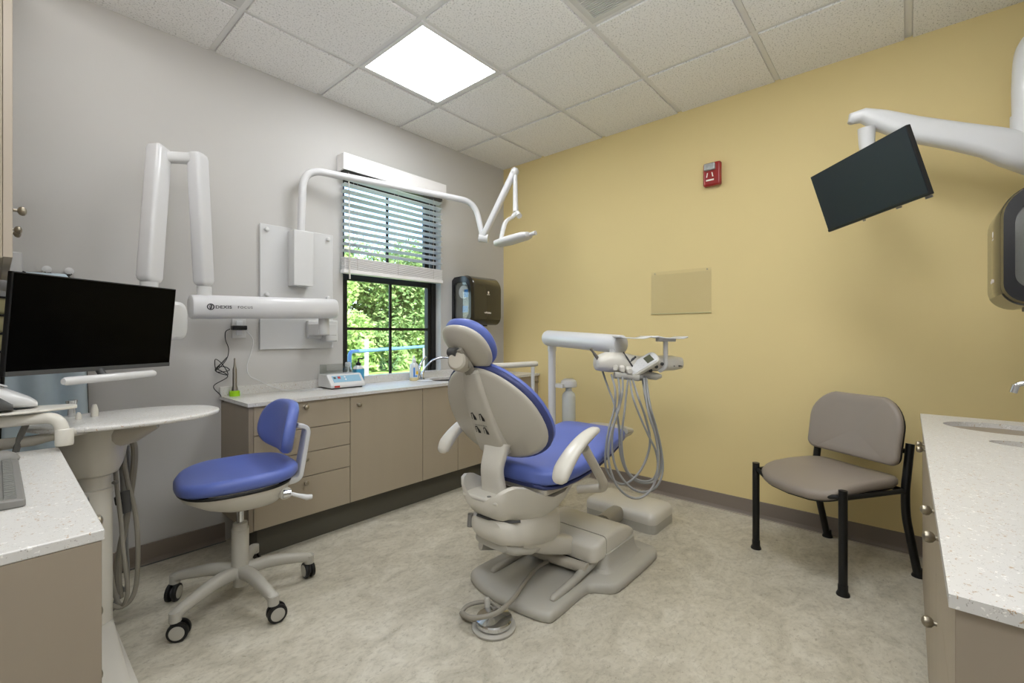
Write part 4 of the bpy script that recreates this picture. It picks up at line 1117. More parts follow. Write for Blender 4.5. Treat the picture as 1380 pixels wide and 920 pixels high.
MB().pad(egg(0.281, 0.229), -0.024, 0.004, 0.012, curve, inner=3, edge=4).build('back_seam', M['blue_dark'], t, ang=60)
sh = MB().pad(egg(0.270, 0.219), -0.012, 0.016, 0.02, curve, dome=0.014).build('back_shell', M['shell'], t, ang=60)
# raised central panel, trapezoid, from the bottom edge to the top
b = MB(); rr = []
for yy, w_, hh in ((0.212, 0.036, 0.020), (0.205, 0.044, 0.03), (0.15, 0.054, 0.036), (0.0, 0.070, 0.042), (-0.12, 0.082, 0.046), (-0.17, 0.082, 0.046), (-0.178, 0.078, 0.04)):
    c_ = Vector(curve(0, yy, 0.0))
    rr.append(ring(c_ + n_b * hh * 0.5, XB, n_b, w_, hh * 0.62, 5, 28))
b.loft(rr).build('back_spine_cover', M['shell'], t)
# pictograms on the cover
def zc(yy): 
    ys = [(0.212, 0.020), (0.205, 0.03), (0.15, 0.036), (0.0, 0.042), (-0.12, 0.046), (-0.155, 0.046)]
    for (a, ha), (b2, hb) in zip(ys, ys[1:]):
        if a >= yy >= b2: return (ha + (hb - ha) * (a - yy) / (a - b2)) * 1.12 - 0.25 * yy * yy
    return 0.05
for gx_, gy_ in ((-0.028, 0.01), (0.02, 0.01), (-0.028, -0.055), (0.02, -0.055)):
    def q(x, y): return tuple(BF @ Vector((gx_ + x, gy_ + y, zc(gy_ + y) + 0.0012)))
    mk = MB()
    mk.add([q(-0.004, -0.014), q(0.012, -0.014), q(0.012, -0.002), q(0.002, 0.014), q(0.0, 0.021), q(-0.013, 0.018), q(-0.016, -0.012), q(-0.013, -0.012), q(-0.010, 0.014), q(-0.004, 0.016)],
           [(0, 1, 2, 3, 9), (3, 4, 5, 8, 9), (5, 6, 7, 8)])
    mk.build('pictogram', M['marking_black'], t, smooth=False)
mk = MB()
for a in range(9):
    def q(x, y): return tuple(BF @ Vector((-0.035 + a * 0.0078 + x, -0.028 + y, zc(-0.028 + y) + 0.0012)))
    mk.add([q(0, -0.003), q(0.0045, -0.003), q(0.0045, 0.003), q(0, 0.003)], [(0, 1, 2, 3)])
mk.build('back_marking', M['midgray'], t, smooth=False)

# headrest
TH = radians(42)
s_h = Vector((-sin(TH), 0, cos(TH))); n_h = Vector((-cos(TH), 0, -sin(TH)))
CH = Vector((-1.955, YC + 0.012, 1.104)); HF = frame(CH, XB, s_h, n_h)
def eggh(w, h, n=36):
    out = []
    for i in range(n):
        a = 2 * pi * i / n
        yy = h * sin(a); out.append((w * (1 + 0.10 * yy / h) * math.copysign(abs(cos(a)) ** 0.9, cos(a)), yy))
    return out
def hc(x, y, z): return tuple(HF @ Vector((x, y, z - 1.0 * x * x - 0.6 * y * y)))
MB().pad(eggh(0.118, 0.122), -0.052, -0.006, 0.026, hc, dome=-0.0).build('headrest_cushion', M['blue'], t, ang=60)
MB().pad(eggh(0.115, 0.118), -0.012, 0.016, 0.018, hc, dome=0.012).build('headrest_shell', M['shell'], t, ang=60)
top = BF @ Vector((0, 0.20, 0.012))
MB().tube([top + s_v * -0.02, top + s_v * 0.05, HF @ Vector((0.004, -0.05, 0.045)), HF @ Vector((0.0, 0.03, 0.036))], [0.026, 0.024, 0.022, 0.02], 14, e=4, flat=0.5).build('headrest_bracket', M['hose_tan'], t)
kc = Vector((-1.99, YC, 1.052))
MB().lathe([(0.02, -0.05), (0.036, -0.045), (0.038, 0.0), (0.038, 0.022), (0.03, 0.03), (0.002, 0.031)], kc + Vector((0, 0.02, 0.0)), (-0.75, -0.35, 0.2), 24).build('headrest_knob', M['cream_dark'], t)
MB().cyl(HF @ Vector((-0.045, 0.022, 0.046)), HF @ Vector((0.0, 0.022, 0.046)), 0.019, n=18).build('headrest_hinge', M['darkgray'], t)

# ------------------------------------------------------------------ floor junction box in front of the chair
t = thing('utility_box', 'low cream and gray floor box between the chair base and the yellow wall', 'floor box', (-0.55, -1.56, 0))
ob = rrect(0.30, 0.47, 0.045, 5, -0.553, -1.575)
MB().loft([[Vector((x, y, z)) for x, y in ob] for z in (0.0, 0.052)]).build('lower_box', M['grayplastic'], t)
def obk(k, z): return [Vector((-0.553 + (x + 0.553) * k, -1.555 + (y + 1.555) * (1 - (1 - k) * 0.6), z)) for x, y in ob]
MB().loft([obk(1.0, 0.052), obk(1.01, 0.058), obk(1.0, 0.088), obk(0.94, 0.107), obk(0.82, 0.116), obk(0.4, 0.119)]).build('cover', M['cream'], t, ang=50)
MB().tube([(-0.92, -1.60, 0.085), (-0.70, -1.57, 0.07)], 0.045, 16, e=2.6).build('umbilical_neck', M['hose_tan'], t)

# ------------------------------------------------------------------ foot control with its hose
t = thing('foot_control', 'round polished steel foot pedal on the floor with a looped gray hose', 'foot pedal', (-1.90, -1.67, 0))
fc = (-1.897, -1.672, 0)
MB().lathe([(0.084, 0), (0.087, 0.004), (0.087, 0.010), (0.08, 0.014), (0.07, 0.015)], fc, n=40).build('pedal_base', M['grayplastic'], t)
MB().lathe([(0.066, 0.014), (0.073, 0.022), (0.074, 0.036), (0.07, 0.042), (0.035, 0.052), (0.004, 0.061), (0.001, 0.061)], fc, n=40).build('pedal_disc', M['chrome'], t, ang=30)
MB().lathe([(0.012, 0.04), (0.013, 0.07), (0.008, 0.078), (0.001, 0.079)], (-1.865, -1.605, 0), n=16).build('pedal_lever', M['grayplastic'], t)
hp = [(-1.917, -1.649, 0.020), (-1.917, -1.551, 0.016), (-1.928, -1.518, 0.020), (-1.892, -1.506, 0.030), (-1.850, -1.553, 0.045), (-1.836, -1.625, 0.045), (-1.878, -1.680, 0.050), (-1.942, -1.674, 0.060), (-1.971, -1.620, 0.060), (-1.973, -1.567, 0.060), (-1.994, -1.620, 0.065), (-1.976, -1.687, 0.070), (-1.928, -1.727, 0.075), (-1.829, -1.709, 0.075), (-1.665, -1.643, 0.070), (-1.493, -1.602, 0.065)]
hp = [(-1.926, -1.629, 0.016), (-1.939, -1.573, 0.014), (-1.936, -1.530, 0.016), (-1.903, -1.526, 0.030), (-1.853, -1.556, 0.035), (-1.828, -1.600, 0.035), (-1.848, -1.653, 0.040), (-1.835, -1.624, 0.020)]
MB().tube(spline(hp, 6), 0.0085, 10).build('hose', M['hose_tan'], t)
hp = [(-1.968, -1.565, 0.045), (-1.982, -1.628, 0.060), (-1.962, -1.681, 0.075), (-1.912, -1.713, 0.085), (-1.807, -1.698, 0.085), (-1.681, -1.648, 0.075), (-1.531, -1.604, 0.070), (-1.438, -1.605, 0.070)]
hp = [(-1.936, -1.530, 0.016)] + hp
MB().tube(spline(hp, 6), 0.0095, 10).build('hose', M['hose_tan'], t)

# ================================================================== DELIVERY UNIT
t = thing('delivery_unit', 'white instrument delivery arm with handpieces and looped gray hoses over the chair', 'dental delivery unit', (-0.70, -1.09, 0))
MB().tube([(-0.69, -1.075, 0.0), (-0.69, -1.075, 1.10)], 0.0255, 18).build('pole', M['white_metal'], t)
MB().lathe([(0.06, 0), (0.06, 0.02), (0.04, 0.04), (0.03, 0.06)], (-0.69, -1.075, 0.0)).build('floor_flange', M['cream'], t)
MB().lathe([(0.028, 0), (0.030, 0.01), (0.030, 0.05), (0.026, 0.06)], (-0.69, -1.075, 1.045)).build('collar', M['white'], t)
q0, q1 = Vector((-0.70, -1.045, 1.137)), Vector((-0.901, -1.705, 1.105))
ax = (q1 - q0).normalized()
MB().tube([q0 - ax * 0.02, q0, q0 + ax * 0.01, q1 - ax * 0.02, q1, q1 + ax * 0.004], [0.03, 0.05, 0.053, 0.053, 0.053, 0.045], 28).build('main_arm', M['white_metal'], t)
hh = Vector((-0.920, -1.669, 1.038))
MB().tube([(hh.x, hh.y, 1.08), (hh.x, hh.y, 1.03)], 0.024, 16).build('head_pivot', M['white'], t)
# delivery head, long axis to the right of the picture
LX_ = Vector((0.66, -0.752, 0)); FX = Vector((-0.752, -0.66, 0)); UP = Vector((0, 0, 1))
HC = Vector((-0.894, -1.789, 1.005))
def hp_(a, f, z): return HC + LX_ * a + FX * f + UP * z
b = MB(); rr = []
for a, f, z, wf, wz in ((-0.235, 0.06, 0.0, 0.05, 0.02), (-0.225, 0.05, 0.002, 0.085, 0.038), (-0.17, 0.04, 0.008, 0.10, 0.053), (-0.08, 0.02, 0.004, 0.095, 0.053), (0.02, 0.0, -0.004, 0.085, 0.042), (0.12, -0.01, -0.002, 0.08, 0.042),
                      (0.20, -0.01, 0.0, 0.075, 0.04), (0.242, -0.01, 0.0, 0.06, 0.032), (0.252, -0.01, 0.0, 0.03, 0.018)):
    rr.append(ring(hp_(a, f, z), FX, UP, wf, wz, 2.8, 28))
b.loft(rr).build('delivery_head', M['cream'], t, ang=60)
# holder row on the near left edge: scalloped bar with five slots
hb = MB()
for k in range(5):
    a0 = -0.215 + k * 0.036
    hb.loft([ring(hp_(a0, 0.10 + 0.012 * k * 0.6 + s1, 0.002 - 0.008 * k + dz), LX_, UP, 0.0155 * w1, 0.016 * w1, 3, 16) for s1, dz, w1 in ((-0.04, 0.01, 1), (0.01, 0.0, 1), (0.022, -0.004, 0.75))])
hb.build('holder_row', M['cream'], t)
def handpiece(a, f, z, dirv, L, r, m=None, hose=None):
    p = hp_(a, f, z); d = Vector(dirv).normalized()
    h_ = MB().lathe([(r * 0.6, -0.03), (r, -0.025), (r, L * 0.55), (r * 0.72, L * 0.62), (r * 0.72, L * 0.85), (r * 1.0, L * 0.9), (r * 0.9, L), (0.001, L * 1.01)], p, d, 14).build('handpiece', m or M['chrome'], t)
    return p
handpiece(-0.222, 0.10, 0.022, LX_ * -0.55 + UP * 0.75 + FX * 0.1, 0.075, 0.0085, M['steel'])
handpiece(-0.062, 0.11, 0.012, LX_ * -0.5 + UP * 0.75 + FX * 0.1, 0.062, 0.0042, M['darkgray'])
handpiece(-0.05, 0.10, 0.02, LX_ * 0.5 + UP * 0.4 + FX * -0.1, 0.03, 0.006, M['darkgray'])
MB().lathe([(0.010, 0), (0.010, 0.004), (0.006, 0.006)], hp_(-0.14, 0.08, 0.046), UP, 14).build('control_knob', M['midgray'], t)
# lower front block with rounded end
MB().tube([hp_(-0.145, 0.12, -0.055), hp_(-0.02, 0.12, -0.068)], [0.024, 0.026], 16, flat=0.75, e=3).build('hose_manifold', M['grayplastic'], t)
MB().tube([hp_(-0.02, 0.12, -0.068), hp_(0.0, 0.12, -0.07)], [0.024, 0.018], 16, flat=0.75).build('manifold_cap', M['midgray'], t)
# touchpad, tilted
pc = hp_(0.0, 0.115, 0.004)
px_ = (LX_ * 0.93 + UP * 0.55).normalized(); pn = (FX * 0.62 + UP * 0.62 - LX_ * 0.38).normalized(); px_ = (px_ - pn * px_.dot(pn)).normalized(); py_ = pn.cross(px_)
PF = frame(pc, px_, py_, pn)
MB().pad(rrect(0.185, 0.082, 0.03, 5), -0.028, 0.0, 0.008, lambda x, y, z: tuple(PF @ Vector((x, y, z))), inner=2, edge=4).build('touchpad_body', M['cream'], t, ang=45)
MB().pad(rrect(0.172, 0.07, 0.027, 5), -0.001, 0.004, 0.002, lambda x, y, z: tuple(PF @ Vector((x, y, z))), inner=2, edge=3).build('touchpad_face', M['white'], t, ang=45)
MB(PF).box(0.022, 0.062, -0.022, 0.022, 0.003, 0.0055).build('touchpad_display', M['lcd'], t, bevel=0.001)
kb = MB(PF)
for i in range(4):
    for j in range(3): kb.lathe([(0.0035, 0), (0.0035, 0.001)], (-0.06 + i * 0.02, -0.018 + j * 0.017, 0.004), (0, 0, 1), 8)
kb.build('touchpad_buttons', M['panel_white'], t)
for a, z in ((0.055, -0.035), (0.085, -0.015), (0.115, 0.0)): MB().lathe([(0.009, 0), (0.009, 0.006), (0.005, 0.007)], hp_(a, 0.083, z), FX, 12).build('gauge', M['darkgray'], t)
MB().loft([ring(hp_(0.04 + k, 0.03, -0.052 + z), FX, UP, w1, w2, 2.6, 24) for k, z, w1, w2 in ((-0.05, 0.005, 0.03, 0.012), (0.0, -0.008, 0.05, 0.022), (0.055, -0.018, 0.045, 0.02), (0.085, -0.016, 0.025, 0.01))]).build('underside_pod', M['grayplastic'], t)
MB().box(0, 0, 0, 0, 0, 0) 
dk = MB()
for k in range(3): dk.cyl(hp_(0.155 + k * 0.028, 0.062, -0.012), hp_(0.175 + k * 0.028, 0.06, -0.013), 0.0045, 0.002, 8)
dk.build('vent_slots', M['darkgray'], t)
# tray on its post
tp = Vector((-0.855, -1.940, 1.123))
MB().tube(fillet([(tp.x, tp.y, 1.125), (tp.x, tp.y, 0.985), tuple(Vector((tp.x, tp.y, 0.965)) - LX_ * 0.03 - FX * 0.02)], 0.02), 0.0125, 14).build('tray_post', M['white'], t)
MB(frame((tp.x, tp.y, 1.125), LX_, -FX, UP)).box(-0.045, 0.045, -0.03, 0.03, -0.002, 0.018).build('tray_clamp', M['panel_white'], t, bevel=0.004)
TC = Vector((tp.x, tp.y, 1.147)) - LX_ * 0.085 - FX * 0.0
tv = []; 
prof_ = [(-0.185, 0.006), (-0.17, 0.0), (-0.06, -0.004), (-0.045, -0.002), (-0.015, 0.006), (-0.008, 0.002), (0.008, 0.002), (0.02, 0.006), (0.06, -0.002), (0.16, -0.004), (0.185, 0.004)]
vs = [TC + LX_ * a * 0.93 + FX * f + UP * z for a, z in prof_ for f in (-0.11, 0.08)]
fs = [(2 * i, 2 * i + 1, 2 * i + 3, 2 * i + 2) for i in range(len(prof_) - 1)]
o = MB().add(vs, fs).build('tray', M['white'], t, ang=60); so = o.modifiers.new('solid', 'SOLIDIFY'); so.thickness = 0.006
# hoses: (start a, end a ...) long loops hanging under the head
def loop(pts, r=0.0055): MB().tube(spline([tuple(p) for p in pts], 8), r, 8).build('hose', M['hose'], t)
loop([(-1.076, -1.688, 0.966), (-1.060, -1.706, 0.895), (-1.189, -1.823, 0.804), (-1.194, -1.846, 0.710), (-1.189, -1.851, 0.583), (-1.168, -1.876, 0.489), (-1.110, -1.914, 0.432), (-1.044, -1.961, 0.433), (-1.006, -1.975, 0.486), (-1.008, -1.973, 0.605), (-1.049, -1.955, 0.720), (-1.091, -1.936, 0.852), (-0.954, -1.857, 0.920)])
loop([(-1.080, -1.743, 0.949), (-1.215, -1.837, 0.892), (-1.242, -1.848, 0.806), (-1.294, -1.845, 0.707), (-1.320, -1.844, 0.607), (-1.318, -1.847, 0.531), (-1.297, -1.870, 0.482), (-1.253, -1.908, 0.459), (-1.202, -1.950, 0.504), (-1.156, -1.974, 0.580), (-1.147, -1.984, 0.668), (-1.163, -1.966, 0.774), (-1.184, -1.942, 0.862), (-1.044, -1.846, 0.926)])
loop([(-1.076, -1.779, 0.940), (-1.217, -1.862, 0.894), (-1.236, -1.868, 0.825), (-1.289, -1.866, 0.716), (-1.308, -1.872, 0.627), (-1.303, -1.892, 0.537), (-1.265, -1.936, 0.458), (-1.215, -1.978, 0.427), (-1.156, -2.018, 0.445), (-1.107, -2.029, 0.509), (-1.103, -2.020, 0.613), (-1.120, -2.002, 0.719), (-1.138, -1.980, 0.825), (-0.989, -1.893, 0.933)])
loop([(-1.079, -1.806, 0.942), (-1.225, -1.882, 0.896), (-1.260, -1.884, 0.819), (-1.329, -1.876, 0.700), (-1.353, -1.878, 0.592), (-1.341, -1.905, 0.487), (-1.303, -1.948, 0.426), (-1.255, -1.990, 0.416), (-1.201, -2.023, 0.461), (-1.167, -2.033, 0.558), (-1.156, -2.018, 0.675), (-1.161, -1.983, 0.793), (-1.006, -1.889, 0.934)])
loop([(-1.054, -1.834, 0.926), (-1.192, -1.919, 0.861), (-1.189, -1.952, 0.776), (-1.172, -1.985, 0.690), (-1.147, -2.013, 0.609), (-1.142, -2.019, 0.532), (-1.156, -2.003, 0.480), (-1.188, -1.966, 0.469), (-1.225, -1.924, 0.497), (-1.246, -1.900, 0.560), (-1.253, -1.892, 0.672), (-1.226, -1.894, 0.809), (-1.061, -1.826, 0.926)], 0.005)
for k in (0, 1): loop([(-0.996, -1.884, 0.933), (-0.991, -1.890, 0.857), (-0.981, -1.902, 0.780)], 0.011)
# water bottle on the pole
bc = Vector((-0.69, -1.075, 0.0)) + Vector((0.66, -0.752, 0)) * 0.115
MB().loft([ring((bc.x, bc.y, z), (1, 0, 0), (0, 1, 0), r_, r_, 2, 24) for z, r_ in ((0.80, 0.045), (0.805, 0.055), (0.83, 0.055), (0.845, 0.05), (0.858, 0.03))]).build('bottle_cap', M['white'], t)
MB().box(-0.69, bc.x, bc.y, -1.075, 0.80, 0.825).build('bottle_bracket', M['white'], t)
MB().lathe([(0.02, 0.80), (0.022, 0.785), (0.022, 0.775), (0.042, 0.755), (0.046, 0.74), (0.046, 0.56), (0.04, 0.55)], (bc.x, bc.y, 0)).build('water_bottle', M['clear_plastic'], t)
# assistant rail behind the backrest
t = thing('support_rail', 'white horizontal rail on a post behind the chair backrest', 'rail', (-0.66, -0.80, 0.0))
MB().tube([(-0.989, -0.800, 0.948), (-0.866, -0.865, 0.950), (-0.695, -0.938, 0.955), (-0.685, -0.950, 0.955)], [0.024, 0.024, 0.024, 0.016], 14, flat=0.8).build('rail', M['cream'], t)
MB().tube([(-0.717, -0.929, 0.934), ((-0.717, -0.929, 0.934)[0], (-0.717, -0.929, 0.934)[1], 0.03)], 0.013, 12).build('post', M['white'], t)
pz = (-0.717, -0.929, 0.934); MB().lathe([(0.04, 0.0), (0.04, 0.02), (0.02, 0.035)], (pz[0], pz[1], 0)).build('foot', M['cream'], t)
pz = (-0.982, -0.808, 0.948); MB().tube([(pz[0], pz[1], pz[2]), (pz[0], pz[1], 0.03)], 0.013, 12).build('post', M['white'], t)
MB().lathe([(0.04, 0.0), (0.04, 0.02), (0.02, 0.035)], (pz[0], pz[1], 0)).build('foot', M['cream'], t)

# ================================================================== MONITORS
def monitor(name, label, c, yaw, pitch, roll, w, h, screen, chin, edge):
    y, p, r = radians(yaw), radians(pitch), radians(roll)
    n = Vector((cos(y) * cos(p), sin(y) * cos(p), sin(p))); right = Vector((-sin(y), cos(y), 0)); up = n.cross(right)
    X = right * cos(r) + up * sin(r); Y = -right * sin(r) + up * cos(r)
    F_ = frame(c, X, Y, n)
    t = bpy.data.objects.new(name, None); COL.objects.link(t); t.location = c; tag(t, label, 'monitor')
    MB(F_).box(-w / 2, w / 2, -h / 2, h / 2, -0.022, -0.001).build('bezel', M['black'], t, bevel=0.003)
    MB(F_).box(-w / 2 + 0.004, w / 2 - 0.004, -h / 2 + chin, h / 2 - 0.004, -0.002, 0.0004).build('screen', screen, t, smooth=False)
    MB(F_).box(-w / 2 + 0.002, w / 2 - 0.002, -h / 2 + 0.001, -h / 2 + chin, -0.004, 0.002).build('chin', edge, t, bevel=0.001)
    MB(F_).box(-0.09, 0.09, -0.08, 0.06, -0.05, -0.02).build('back_housing', M['black'], t, bevel=0.008)
    return t, F_
ml, FL = monitor('monitor', 'large black monitor on the left over the oval tray', (-2.939, -0.712, 1.19), -60, -6, -0.3, 0.54, 0.325, M['screen_black'], 0.016, M['darkgray'])
MB(FL).tube([(0.17, 0.0, -0.05), (0.295, -0.04, -0.10), (0.295, -0.13, -0.10)], [0.01, 0.01], 8) 
mr, FR = monitor('monitor', 'slate screened monitor tilted on a ceiling-side arm at the upper right', (-0.658, -2.756, 1.825), 139.1, -16.5, 4.6, 0.49, 0.29, M['screen_slate'], 0.012, M['black'])
MB(FR).box(-0.05, 0.05, -0.05, 0.05, -0.075, -0.05).build('mount_plate', M['white'], mr, bevel=0.006)
MB(FR).cyl((0.10, -0.152, -0.02), (0.10, -0.146, -0.02), 0.01, n=10).cyl((-0.06, -0.152, -0.015), (-0.06, -0.146, -0.015), 0.006, n=10).cyl((0.215, -0.155, -0.03), (0.215, -0.145, -0.03), 0.012, n=12).build('foot_bump', M['midgray'], mr)
t = thing('articulated_boom', 'white articulated arm carrying the tilted monitor at the upper right', 'monitor arm', (-0.36, -3.27, 1.9))
R0 = Vector((-0.380, -2.755, 2.125))
b = MB(); rr = []
ctr = [((-0.396, -2.692, 2.211), 0.012, 0.012), ((-0.388, -2.700, 2.234), 0.026, 0.028), ((-0.380, -2.741, 2.239), 0.036, 0.032), ((-0.363, -2.806, 2.202), 0.044, 0.046), ((-0.352, -2.925, 2.127), 0.046, 0.056), ((-0.340, -3.075, 2.053), 0.046, 0.058), ((-0.327, -3.180, 2.001), 0.048, 0.064), ((-0.322, -3.247, 1.955), 0.054, 0.074), ((-0.310, -3.322, 1.904), 0.06, 0.075), ((-0.289, -3.375, 1.897), 0.03, 0.04)]
path = [Vector(c[0]) for c in ctr]
for i, (c_, a_, b_) in enumerate(ctr):
    T_ = (path[min(i + 1, len(path) - 1)] - path[max(i - 1, 0)]).normalized(); sd = T_.cross(UP).normalized(); uu = sd.cross(T_)
    rr.append(ring(path[i], sd, uu, a_, b_, 2.6, 28))
b.loft(rr).build('boom', M['white'], t, ang=70)
MB().tube([tuple(R0 + Vector((0, 0, 0.05))), tuple(R0 + Vector((0.01, 0.0, -0.02))), tuple(R0 + Vector((0.0, -0.01, -0.11)))], [0.036, 0.033, 0.03], 18).build('drop_post', M['white'], t)
mp = FR @ Vector((0, 0, -0.07))
MB().tube(spline([tuple(R0 + Vector((0.0, -0.01, -0.10))), tuple(R0 + Vector((0.02, -0.03, -0.17))), tuple(mp)], 6), [0.03, 0.03, 0.035], 16).build('tilt_joint', M['white'], t)
jb = Vector((-0.313, -3.288, 1.966))
MB().cyl(jb, jb + UP * 0.13, 0.05, n=24).build('joint_collar', M['white'], t)
MB().tube(spline([tuple(jb + UP * 0.12), tuple(jb + UP * 0.28), tuple(jb + UP * 0.42 + Vector((0.03, -0.02, 0))), (jb.x + 0.08, WR + 0.02, jb.z + 0.5)], 8), [0.045, 0.045, 0.05, 0.05], 18).build('riser', M['white'], t)
MB().box(jb.x - 0.02, jb.x + 0.18, WR, WR + 0.02, jb.z + 0.38, jb.z + 0.62).build('wall_plate', M['white'], t, bevel=0.01)

# ================================================================== ASSISTANT UNIT (left)
t = thing('assistant_unit', 'cream assistant cart with an oval white speckled top and a post to the floor', 'dental cart', (-2.96, -0.69, 0))
ov = [(0.27 * math.copysign(abs(cos(a)) ** 0.95, cos(a)), 0.2 * math.copysign(abs(sin(a)) ** 0.95, sin(a))) for a in [2 * pi * i / 56 for i in range(56)]]
MB().pad(ov, 0.852, 0.868, 0.007, lambda x, y, z: (-2.872 + x, -0.792 + y, z), inner=3, edge=4).build('oval_top', M['quartz'], t, ang=50)
MB().lathe([(0.105, 0.845), (0.104, 0.83), (0.098, 0.78), (0.090, 0.72), (0.083, 0.69), (0.07, 0.66), (0.05, 0.65), (0.047, 0.63), (0.047, 0.6)], (-2.965, -0.69, 0), n=36).build('neck_housing', M['cream'], t)
MB().tube([(-2.93, -0.72, 0.80), (-2.86, -0.76, 0.81), (-2.80, -0.79, 0.83)], [0.06, 0.045, 0.02], 16).build('side_lobe', M['cream_dark'], t)
MB().cyl((-2.83, -0.75, 0.80), (-2.83, -0.75, 0.852), 0.035, n=20).build('hose_outlet', M['midgray'], t)
MB().lathe([(0.053, 0.60), (0.053, 0.02), (0.053, 0.0)], (-2.965, -0.69, 0), n=32).build('post', M['cream'], t)
MB().lathe([(0.056, 0.0), (0.056, 0.018), (0.05, 0.02)], (-2.965, -0.69, 0.585), n=32).build('post_collar', M['cream'], t)
# sloped foot
b = MB(); b.loft([[Vector((x, y, 0.0)) for x, y in rrect(0.20, 0.50, 0.04, 4, -2.99, -0.80)], [Vector((x, y, 0.02)) for x, y in rrect(0.20, 0.50, 0.04, 4, -2.99, -0.80)],
                  [Vector((x, y, 0.024)) for x, y in rrect(0.17, 0.46, 0.04, 4, -2.99, -0.79)], [Vector((x, y, 0.12)) for x, y in rrect(0.11, 0.14, 0.03, 4, -2.97, -0.70)]])
b.build('foot', M['cream'], t)
MB().cyl((-2.905, -0.655, 0.60), (-2.895, -0.645, 0.60), 0.008, n=10).build('screw', M['midgray'], t)
# bar handle beneath the monitor
MB().tube([(-3.056, -0.877, 1.010), (-3.05, -0.873, 1.010), (-2.80, -0.717, 1.010), (-2.793, -0.713, 1.010)], [0.010, 0.0135, 0.0135, 0.010], 16).build('handle_bar', M['white'], ml)
MB().tube([(-2.93, -0.79, 1.01), (-2.94, -0.70, 1.01), (-2.985, -0.66, 1.12)], 0.012, 12).build('handle_bracket', M['darkgray'], ml)
MB().tube(fillet([(-2.97, -0.66, 1.24), (-3.0, -0.58, 1.30), (-3.26, -0.30, 1.36), (-3.26, -0.03, 1.36)], 0.05), 0.02, 14).build('support_arm', M['white'], ml)
# instruments standing at the back of the oval top
def nub(u, z0, z1, r, m, prof=None, nm='instrument_tip'):
    MB().lathe([(r * 0.8, 0), (r, 0.004), (r * 0.9, (z1 - z0) * 0.6), (r * 0.5, z1 - z0), (0.001, z1 - z0 + 0.001)], (u[0], u[1], z0), n=14).build(nm, m, t)
nub((-3.01, -0.76), 0.866, 0.892, 0.009, M['cream']); nub((-2.965, -0.72), 0.866, 0.91, 0.011, M['cream'])
MB().lathe([(0.010, 0), (0.011, 0.01), (0.011, 0.035), (0.014, 0.045), (0.016, 0.06), (0.010, 0.062)], (-3.02, -0.668, 0.866), n=16).build('instrument', M['chrome'], t)
# hanging hoses from the right of the neck
def lh(pts, r, m='hose_tan'): MB().tube(spline([tuple(p) for p in pts], 8), r, 9).build('hose', M[m], t)
lh([(-2.879, -0.569, 0.747), (-2.892, -0.585, 0.671), (-2.888, -0.604, 0.559), (-2.879, -0.615, 0.444), (-2.873, -0.622, 0.329), (-2.860, -0.622, 0.180), (-2.865, -0.600, 0.110), (-2.879, -0.569, 0.104), (-2.891, -0.541, 0.163), (-2.899, -0.516, 0.246), (-2.910, -0.503, 0.320)], 0.0075)
lh([(-2.860, -0.561, 0.748), (-2.865, -0.569, 0.686), (-2.854, -0.583, 0.574), (-2.832, -0.592, 0.453), (-2.825, -0.601, 0.305), (-2.829, -0.596, 0.172), (-2.846, -0.592, 0.110), (-2.877, -0.587, 0.093), (-2.903, -0.587, 0.113), (-2.924, -0.579, 0.145)], 0.0085)
lh([(-2.840, -0.553, 0.750), (-2.830, -0.564, 0.696), (-2.832, -0.547, 0.591), (-2.848, -0.513, 0.407), (-2.864, -0.495, 0.286), (-2.872, -0.501, 0.186), (-2.868, -0.521, 0.098)], 0.012)
lh([(-2.842, -0.505, 0.706), (-2.838, -0.509, 0.585), (-2.844, -0.487, 0.338), (-2.840, -0.492, 0.185), (-2.848, -0.483, 0.109), (-2.869, -0.460, 0.139), (-2.890, -0.450, 0.129), (-2.908, -0.445, 0.120)], 0.007, 'hose')
lh([(-2.914, -0.499, 0.143), (-2.895, -0.521, 0.128), (-2.881, -0.552, 0.119), (-2.900, -0.561, 0.081), (-2.920, -0.552, 0.070)], 0.009, 'midgray')
MB().tube([(-2.871, -0.547, 0.701), (-2.865, -0.569, 0.604), (-2.864, -0.578, 0.541)], 0.011, 12).build('hose_sleeve', M['midgray'], t)
MB().tube([(-2.865, -0.585, 0.545), (-2.860, -0.591, 0.461)], [0.019, 0.017], 14).build('suction_valve', M['darkgray'], t)
MB().tube([(-2.882, -0.596, 0.503), (-2.890, -0.602, 0.530)], [0.012, 0.008], 10).build('valve_tab', M['black'], t)
# the tube arm and the tray at the far left with a device
t = thing('tray_arm', 'cream bent tube arm holding a tray at the far left over the counter', 'tray arm', (-3.09, -0.97, 0.83))
MB().tube(fillet([(-3.50, -0.93, 0.90), (-3.19, -0.945, 0.908), (-3.072, -1.0, 0.915), (-3.062, -1.01, 0.84)], 0.045), 0.0165, 14).build('arm_tube', M['cream'], t)
MB().lathe([(0.02, -0.045), (0.021, -0.04), (0.021, 0.0), (0.0185, 0.004)], (-3.0625, -1.009, 0.875), n=20).build('collar', M['cream'], t)
MB().loft([ring((-3.40 + 0.37 * k, -0.93 - 0.0 * k, 0.935), (0, 1, 0), (0, 0, 1), 0.09 * w1, 0.005, 4, 20) for k, w1 in ((0, 0.9), (0.1, 1), (0.75, 0.8), (0.95, 0.5), (1.0, 0.25))]).build('tray', M['cream'], t)
MB().tube([(-3.062, -0.99, 0.86), (-3.02, -0.90, 0.85), (-2.97, -0.74, 0.83)], 0.014, 10).build('lower_link', M['cream'], t)
MB().tube([(-3.30, -0.80, 0.82), (-3.12, -0.86, 0.83), (-3.03, -0.86, 0.845)], [0.02, 0.016, 0.012], 12).build('lower_link', M['cream'], t)
